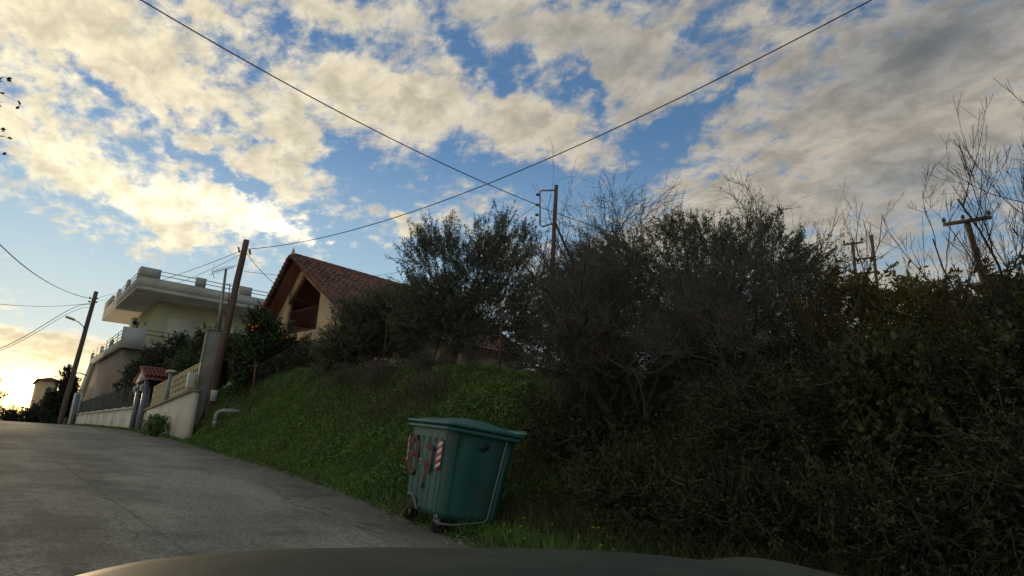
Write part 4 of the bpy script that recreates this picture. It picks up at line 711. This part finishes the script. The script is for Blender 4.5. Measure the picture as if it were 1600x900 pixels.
def section(v,nf=96,ns=40,rc=.10):
    hw=hw0+(hw1-hw0)*v; hd=hd0+(hd1-hd0)*v; z=zb+(zt_-zb)*v; pts=[]
    def corner(cx,cy,a0):
        for k in range(7): a=a0+math.pi/2*k/6; pts.append((cx+rc*math.cos(a),cy+rc*math.sin(a),z))
    for k in range(1,nf):   # front, from +y to -y
        yy=(hw-rc)*(1-2*k/nf); pts.append((-hd-ribf(yy/hw,v),yy,z))
    corner(-hd+rc,-hw+rc,math.pi)
    for k in range(1,ns): xx=(-hd+rc)+(2*hd-2*rc)*k/ns; q=.012*ss((abs(xx/hd)<.75)*1.)*(1 if .06<v<.93 else 0); pts.append((xx,-hw+q*math.cos(xx*9)**2,z))
    corner(hd-rc,-hw+rc,-math.pi/2)
    for k in range(1,24): yy=(-hw+rc)+(2*hw-2*rc)*k/24; pts.append((hd,yy,z))
    corner(hd-rc,hw-rc,0)
    for k in range(1,24): xx=(hd-rc)-(2*hd-2*rc)*k/24; pts.append((xx,hw,z))
    corner(-hd+rc,hw-rc,math.pi/2)
    return pts
VS=[0,.01,.05,.12,.2,.35,.5,.65,.8,.86,.885,.90,.95,1.]
secs=[section(v) for v in VS]; K=len(secs[0]); c0=np.array(secs[0]); low=c0.copy(); low[:,:2]*=.93; low[:,2]-=.05
rows=[low]+[np.array(s) for s in secs]; mb=MB(); f=[]
for i in range(len(rows)-1):
    for j in range(K): k=(j+1)%K; f.append((i*K+j,i*K+k,(i+1)*K+k,(i+1)*K+j))
f.append(tuple(range(K))[::-1]); f.append(tuple((len(rows)-1)*K+j for j in range(K)))
mb.add(np.vstack(rows),[tuple(q[::-1]) for q in f]); body=part(mb,'body',m_bin,DB,smooth=True)
md=body.modifiers.new('edges','EDGE_SPLIT'); md.split_angle=R(40)
# rim: two stacked bands
def rrect(hx,hy,z,rc=.12,n=6):
    pts=[]
    for (sx_,sy_,a0) in ((-1,-1,math.pi),(1,-1,-math.pi/2),(1,1,0),(-1,1,math.pi/2)):
        for k in range(n+1): a=a0+math.pi/2*k/n; pts.append((sx_*(hx-rc)+rc*math.cos(a),sy_*(hy-rc)+rc*math.sin(a),z))
    return pts
def loft(mb,R_):
    K=len(R_[0]); f=[]
    for i in range(len(R_)-1):
        for j in range(K): k=(j+1)%K; f.append((i*K+j,i*K+k,(i+1)*K+k,(i+1)*K+j))
    f.append(tuple(range(K))[::-1]); f.append(tuple((len(R_)-1)*K+j for j in range(K))); mb.add(np.vstack([np.array(r) for r in R_]),f)
mb=MB(); loft(mb,[rrect(.505,.68,1.243),rrect(.55,.725,1.235),rrect(.555,.73,1.275),rrect(.53,.705,1.285),rrect(.53,.705,1.30)]); part(mb,'rim',m_lid,DB,smooth=False)
# lid: domed with a saddle: grid
n1_,n2_=28,40; V=[];F_=[]
for i in range(n1_+1):
    for j in range(n2_+1):
        u=-1+2*i/n1_; v_=-1+2*j/n2_; x=u*.555; y=v_*.735
        e=1-max(abs(u),abs(v_))**6; dome=.048*(1-abs(u)**2.6)*(1-abs(v_)**3.2)**.8+.05*math.exp(-((v_+.38)/.42)**2)*(1-abs(u)**2.4)*e+.03*math.exp(-((v_-.55)/.3)**2)*(1-abs(u)**2.4)*e+.02*e-.02*math.exp(-((v_-.12)/.1)**2)*e
        cr=.93+.07*(1-(abs(u)*abs(v_))**8); V.append((x*cr,y*cr,1.325+max(dome,0)))
for i in range(n1_):
    for j in range(n2_): a=i*(n2_+1)+j; F_.append((a,a+n2_+1,a+n2_+2,a+1))
mb=MB(); mb.add(V,F_); loft(mb,[rrect(.545,.72,1.303,.08),rrect(.567,.745,1.305,.08),rrect(.567,.745,1.335,.08),rrect(.545,.72,1.343,.08)]); lid=part(mb,'lid',m_lid,DB,smooth=False)
mb=MB(); mb.prism([(.46,-.60,1.345),(.60,-.66,1.36),(.65,-.55,1.385),(.65,.5,1.385),(.50,.55,1.345)],(0,0,.025)); o=mb.build('lid_handle',mat('pale_teal_plastic',(.10,.30,.27),.5),lid); o.matrix_parent_inverse=lid.matrix_parent_inverse.inverted()
def on(mb,side,pts,w,off):   # painted stroke following the face
    P=[np.array(bodypt(side,u,v,off)) for u,v in pts]; nrm=np.array([-1,0,0]) if side=='f' else np.array([0,-1,0])
    for a,b in zip(P[:-1],P[1:]):
        d=unit(b-a); s=np.cross(nrm,d)*w/2; a_=a-d*w*.2; b2=b+d*w*.2; mb.prism([a_-s,b2-s,b2+s,a_+s],tuple(nrm*.001))
# front face: u=+1 is the far (left in the picture) end
mb=MB(); ov_=[(.66+.235*math.cos(a),.62+.235*math.sin(a)) for a in np.linspace(0,2*math.pi,26)]; on(mb,'f',ov_,.07,.034); on(mb,'f',[(.90,.655),(.44,.63)],.065,.0352); part(mb,'graffiti',m_graf,DB); mb=MB()
on(mb,'f',[(-.02,.80),(-.12,.765),(-.26,.75),(-.33,.74)],.06,.034); on(mb,'f',[(-.34,.74),(-.33,.6),(-.3,.5),(-.24,.44)],.05,.0344); on(mb,'f',[(.02,.56),(-.06,.52),(-.14,.47)],.05,.0348); on(mb,'f',[(-.13,.58),(-.10,.48),(-.06,.36),(0,.24)],.05,.0356); part(mb,'graffiti',m_graf,DB)
# striped reflectors at both ends of the front
for (ua,ub) in ((-.58,-.80),(.985,.93)):
    mr=MB(); mw=MB(); q=[bodypt('f',ua,.50,.036),bodypt('f',ub,.50,.036),bodypt('f',ub,.86,.036),bodypt('f',ua,.86,.036)]; mr.prism(q,(-.0012,0,0)); st=part(mr,'reflector',m_red,DB)
    for k in range(4):
        v0=.51+k*.086; lo=[(ua,v0),(ub,v0+.055),(ub,v0+.098),(ua,v0+.043)]; mw.prism([bodypt('f',u_,min(v_,.86),.0375) for u_,v_ in lo],(-.0012,0,0))
    o=mw.build('white_stripes',m_wht,st); o.matrix_parent_inverse=st.matrix_parent_inverse.inverted()
# moulded capacity mark, worn
mb=MB(); m_mark=mat('worn_white_print',(.30,.36,.35),.6)
for (u0,u1) in ((.27,.255),(.20,.185)): on(mb,'f',[(u0,.60),(u0,.555)],.007,.034)
on(mb,'f',[(.235,.60),(.215,.60),(.215,.555),(.235,.555),(.235,.60)],.006,.034); on(mb,'f',[(.17,.60),(.15,.60),(.15,.578),(.17,.578),(.17,.555),(.15,.555)],.006,.034); on(mb,'f',[(.27,.53),(.14,.53)],.006,.034); part(mb,'worn_print',m_mark,DB)
# side: lifting rod and pedal bar, trunnion, painted recess shade
mb=MB(); a=np.array(bodypt('s',.62,.99,.03)); b_=np.array(bodypt('s',.55,.02,.05)); mb.tube([a,(a+b_)/2+np.array([0,0,0]),b_,b_+np.array([-.05,-.01,-.05]),(-.22,-.60,.13),(-.40,-.56,.13),(-.43,-.50,.16)],.013,8); part(mb,'pedal_bar',mat('dull_bar_steel',(.11,.125,.125),.6),DB,smooth=True)
for sg in (-1,1):
    mb=MB(); mb.prism([(-.10,sg*.648,1.15),(.10,sg*.648,1.15),(.08,sg*.64,1.08),(.0,sg*.637,1.04),(-.08,sg*.64,1.08)],(0,sg*.008,0)); mb.tube([(0,sg*.62,1.11),(0,sg*.675,1.11)],.025,12); part(mb,'trunnion',mat('recess_shade_teal',(.008,.03,.03),.7),DB)  # flat plate behind the stub: the recess's shade is put into its dark colour
# pale arch over the front wheel well
mb=MB(); pts=[bodypt('f',u_,v_,.03) for u_,v_ in ((.72,.045),(.68,.10),(.58,.125),(.44,.115),(.30,.075),(.16,.0),(.08,-.04))]; mb.tube(pts,.016,8); part(mb,'wheel_arch',mat('dull_bar_steel',(.11,.125,.125),.6),DB,smooth=True)
mb=MB(); mb.prism([bodypt('f',u_,v_,.026) for u_,v_ in ((.70,-.05),(.70,.05),(.66,.09),(.58,.115),(.44,.105),(.30,.065),(.12,-.03),(.1,-.05))],(-.002,0,0)); part(mb,'wheel_well',m_rub,DB)
for (x,y) in ((-.36,-.46),(-.36,.46),(.36,-.46),(.36,.46)):
    mb=MB(); mb.box((x-.05,y-.035,.17),(x+.05,y+.035,.235)); mb.box((x-.03,y-.033,.085),(x+.03,y-.026,.17)); mb.box((x-.03,y+.026,.085),(x+.03,y+.033,.17)); w=part(mb,'caster_fork',m_steel,DB)
    mb=MB(); mb.lathe((x+.02,y,.10),[(.03,-.024),(.085,-.024),(.1,-.016),(.1,.016),(.085,.024),(.03,.024)],22,'y'); o=mb.build('wheel',m_rub,w); o.matrix_parent_inverse=w.matrix_parent_inverse.inverted()
DBL=np.array([5.50,8.14]); 
DB.matrix_basis=Matrix.Translation((DBL[0],DBL[1],float(hz(4.9,7.9))-.0))@Matrix.Rotation(R(5.0),4,'Y')@Matrix.Rotation(R(4.6),4,'X')@Matrix.Rotation(R(-8.4),4,'Z')@Matrix.Scale(1.09,4)
# ---------- own car: bonnet seen over the dashboard ----------
m_car=mat('grey_green_car_paint',(.06,.068,.055),.55,(.045,.052,.042),9,spec=.02,bump=.02,bscale=200); m_blk=mat('black_trim',(.012,.012,.013),.6)
CR=empty('parked_car',(0,0,0)); tag(CR,'dark grey green car whose bonnet curves across the bottom of the view','car')
# local: +y forward, x right, z up. eye sits at y=0
NX,NY=48,40; V=[];F_=[]
def hood(x,s):   # s 0 cowl .. 1 front edge
    y=.62+s*1.25; ax=abs(x)
    z=1.195-.30*s**3.2-.015*s-.18*(ax/.86)**4-.02*(ax/.86)**2
    z+=.022*math.exp(-((ax-.52)/.05)**2)*(1-s**4)-4.5*max(0,-x-.44)**1.5
    y-=.22*(ax/.86)**3*s
    return (x,y,z)
for i in range(NX+1):
    for j in range(NY+1): V.append(hood(-.86+1.72*i/NX,j/NY))
for i in range(NX):
    for j in range(NY): a=i*(NY+1)+j; F_.append((a,a+NY+1,a+NY+2,a+1))
mb=MB(); mb.add(V,F_); bon=part(mb,'bonnet',m_car,CR,smooth=True)
so_=bon.modifiers.new('thickness','SOLIDIFY'); so_.thickness=.02; so_.offset=-1
for sgn in (-1,1):
    mb=MB(); rows=[]
    prof=[hood(sgn*.86,j/20) for j in range(21)]
    for k,(dx_,dz_) in enumerate(((.004,-.002),(.05,-.03),(.07,-.12),(.075,-.3),(.05,-.55))): rows.append([(p[0]+sgn*dx_,p[1],p[2]+dz_) for p in prof])
    V=np.array(rows).reshape(-1,3); mb.add(V,[(a*21+b,a*21+b+1,(a+1)*21+b+1,(a+1)*21+b) for a in range(4) for b in range(20)]); part(mb,'wing',m_car,CR,smooth=True)
    mb=MB(); mb.lathe((sgn*.80,1.55,.32),[(.1,-.1),(.24,-.1),(.31,-.08),(.31,.08),(.24,.1),(.1,.1)],28,'x'); w=part(mb,'wheel',m_rub,CR)
    mb=MB(); mb.lathe((sgn*.80,1.55,.32),[(.02,-.105),(.2,-.104),(.2,.104),(.02,.105)],20,'x'); o=mb.build('rim',m_steel,w); o.matrix_parent_inverse=w.matrix_parent_inverse.inverted()
    mb=MB(); mb.prism([(sgn*.45,2.22,.60),(sgn*.82,2.03,.60),(sgn*.84,1.98,.74),(sgn*.45,2.18,.72)],(0,-.1,0)); part(mb,'headlight',m_acm,CR,bevel=.01)
mb=MB(); mb.prism([(-.84,1.9,.2),(-.5,2.2,.2),(.5,2.2,.2),(.84,1.9,.2),(.8,1.6,.2),(-.8,1.6,.2)],(0,0,.38)); part(mb,'bumper',m_car,CR,bevel=.04)
mb=MB(); mb.prism([(-.80,.72,.90),(-.80,.52,.93),(.80,.52,.93),(.80,.72,.90)],(0,0,.03)); part(mb,'cowl',m_blk,CR)
mb=MB(); mb.prism([(-.72,.5,.88),(-.7,.1,.86),(.7,.1,.86),(.72,.5,.88)],(0,0,.03)); part(mb,'dashboard',m_blk,CR,bevel=.01)
for (xa,xb) in ((-.55,.05),(.1,.62)):
    mb=MB(); mb.tube([(xa,.66,.935),(xb,.60,.945)],.012,6); part(mb,'wiper',m_blk,CR)
CR.matrix_basis=Matrix.Translation((0,0,0.012))@Matrix.Rotation(-R(36),4,'Z')@Matrix.Rotation(R(1.5),4,'X')@Matrix.Rotation(-R(2),4,'Y')
# loose gravel and crumbs along the broken road edge
rr=np.random.default_rng(77); n=6500; y=rr.uniform(4,27,n); x=xe(y)+rr.normal(-.05,.16,n); s_=rr.uniform(.006,.022,n)*np.where(rr.uniform(0,1,n)>.97,2.,1.); z=hz(x,y)+.014
base_=np.array([(1,0,0),(-.5,.87,0),(-.5,-.87,0),(0,0,1.)])
ang=rr.uniform(0,6.28,n); c_,q_=np.cos(ang),np.sin(ang); V=np.empty((n,4,3))
for k in range(4): V[:,k,0]=x+s_*(base_[k,0]*c_-base_[k,1]*q_); V[:,k,1]=y+s_*(base_[k,0]*q_+base_[k,1]*c_); V[:,k,2]=z+s_*base_[k,2]*.7
mb=MB(); mb.v.append(V.reshape(-1,3)); 
for i in range(n): a=i*4; mb.f+= [(a,a+1,a+3),(a+1,a+2,a+3),(a+2,a,a+3)]
mb.n=n*4; tag(mb.build('gravel',mat('gravel_grey',(.2,.19,.16),.9,(.1,.09,.075),6,island=.4)),'loose grit and crumbled road edge along the foot of the grass bank','gravel',kind='stuff')
# repeats of one kind share a group phrase
GR={'overhead_cable':'overhead cables strung between the poles','wooden_pole':'wooden utility poles along the street and hill','stone':'stones around the drain elbow','dry_bush':'dry leafless bushes on the bank crest','bramble_bush':'bramble bushes on the right bank','scrub_bush':'dark scrub on the hill behind the trees','crest_bush':'bushes and trees beyond the road crest','garden_tree':'dark garden trees behind the roadside wall','olive_tree':'olive trees on top of the bank','leafy_shrub':'leafy shoots among the brambles','bare_shrub':'tall bare shrubs beside the tangled tree'}
for o in list(sc.objects):
    if o.parent is None and 'category' in o:
        g=GR.get(o.name.split('.')[0])
        if g: o['group']=g
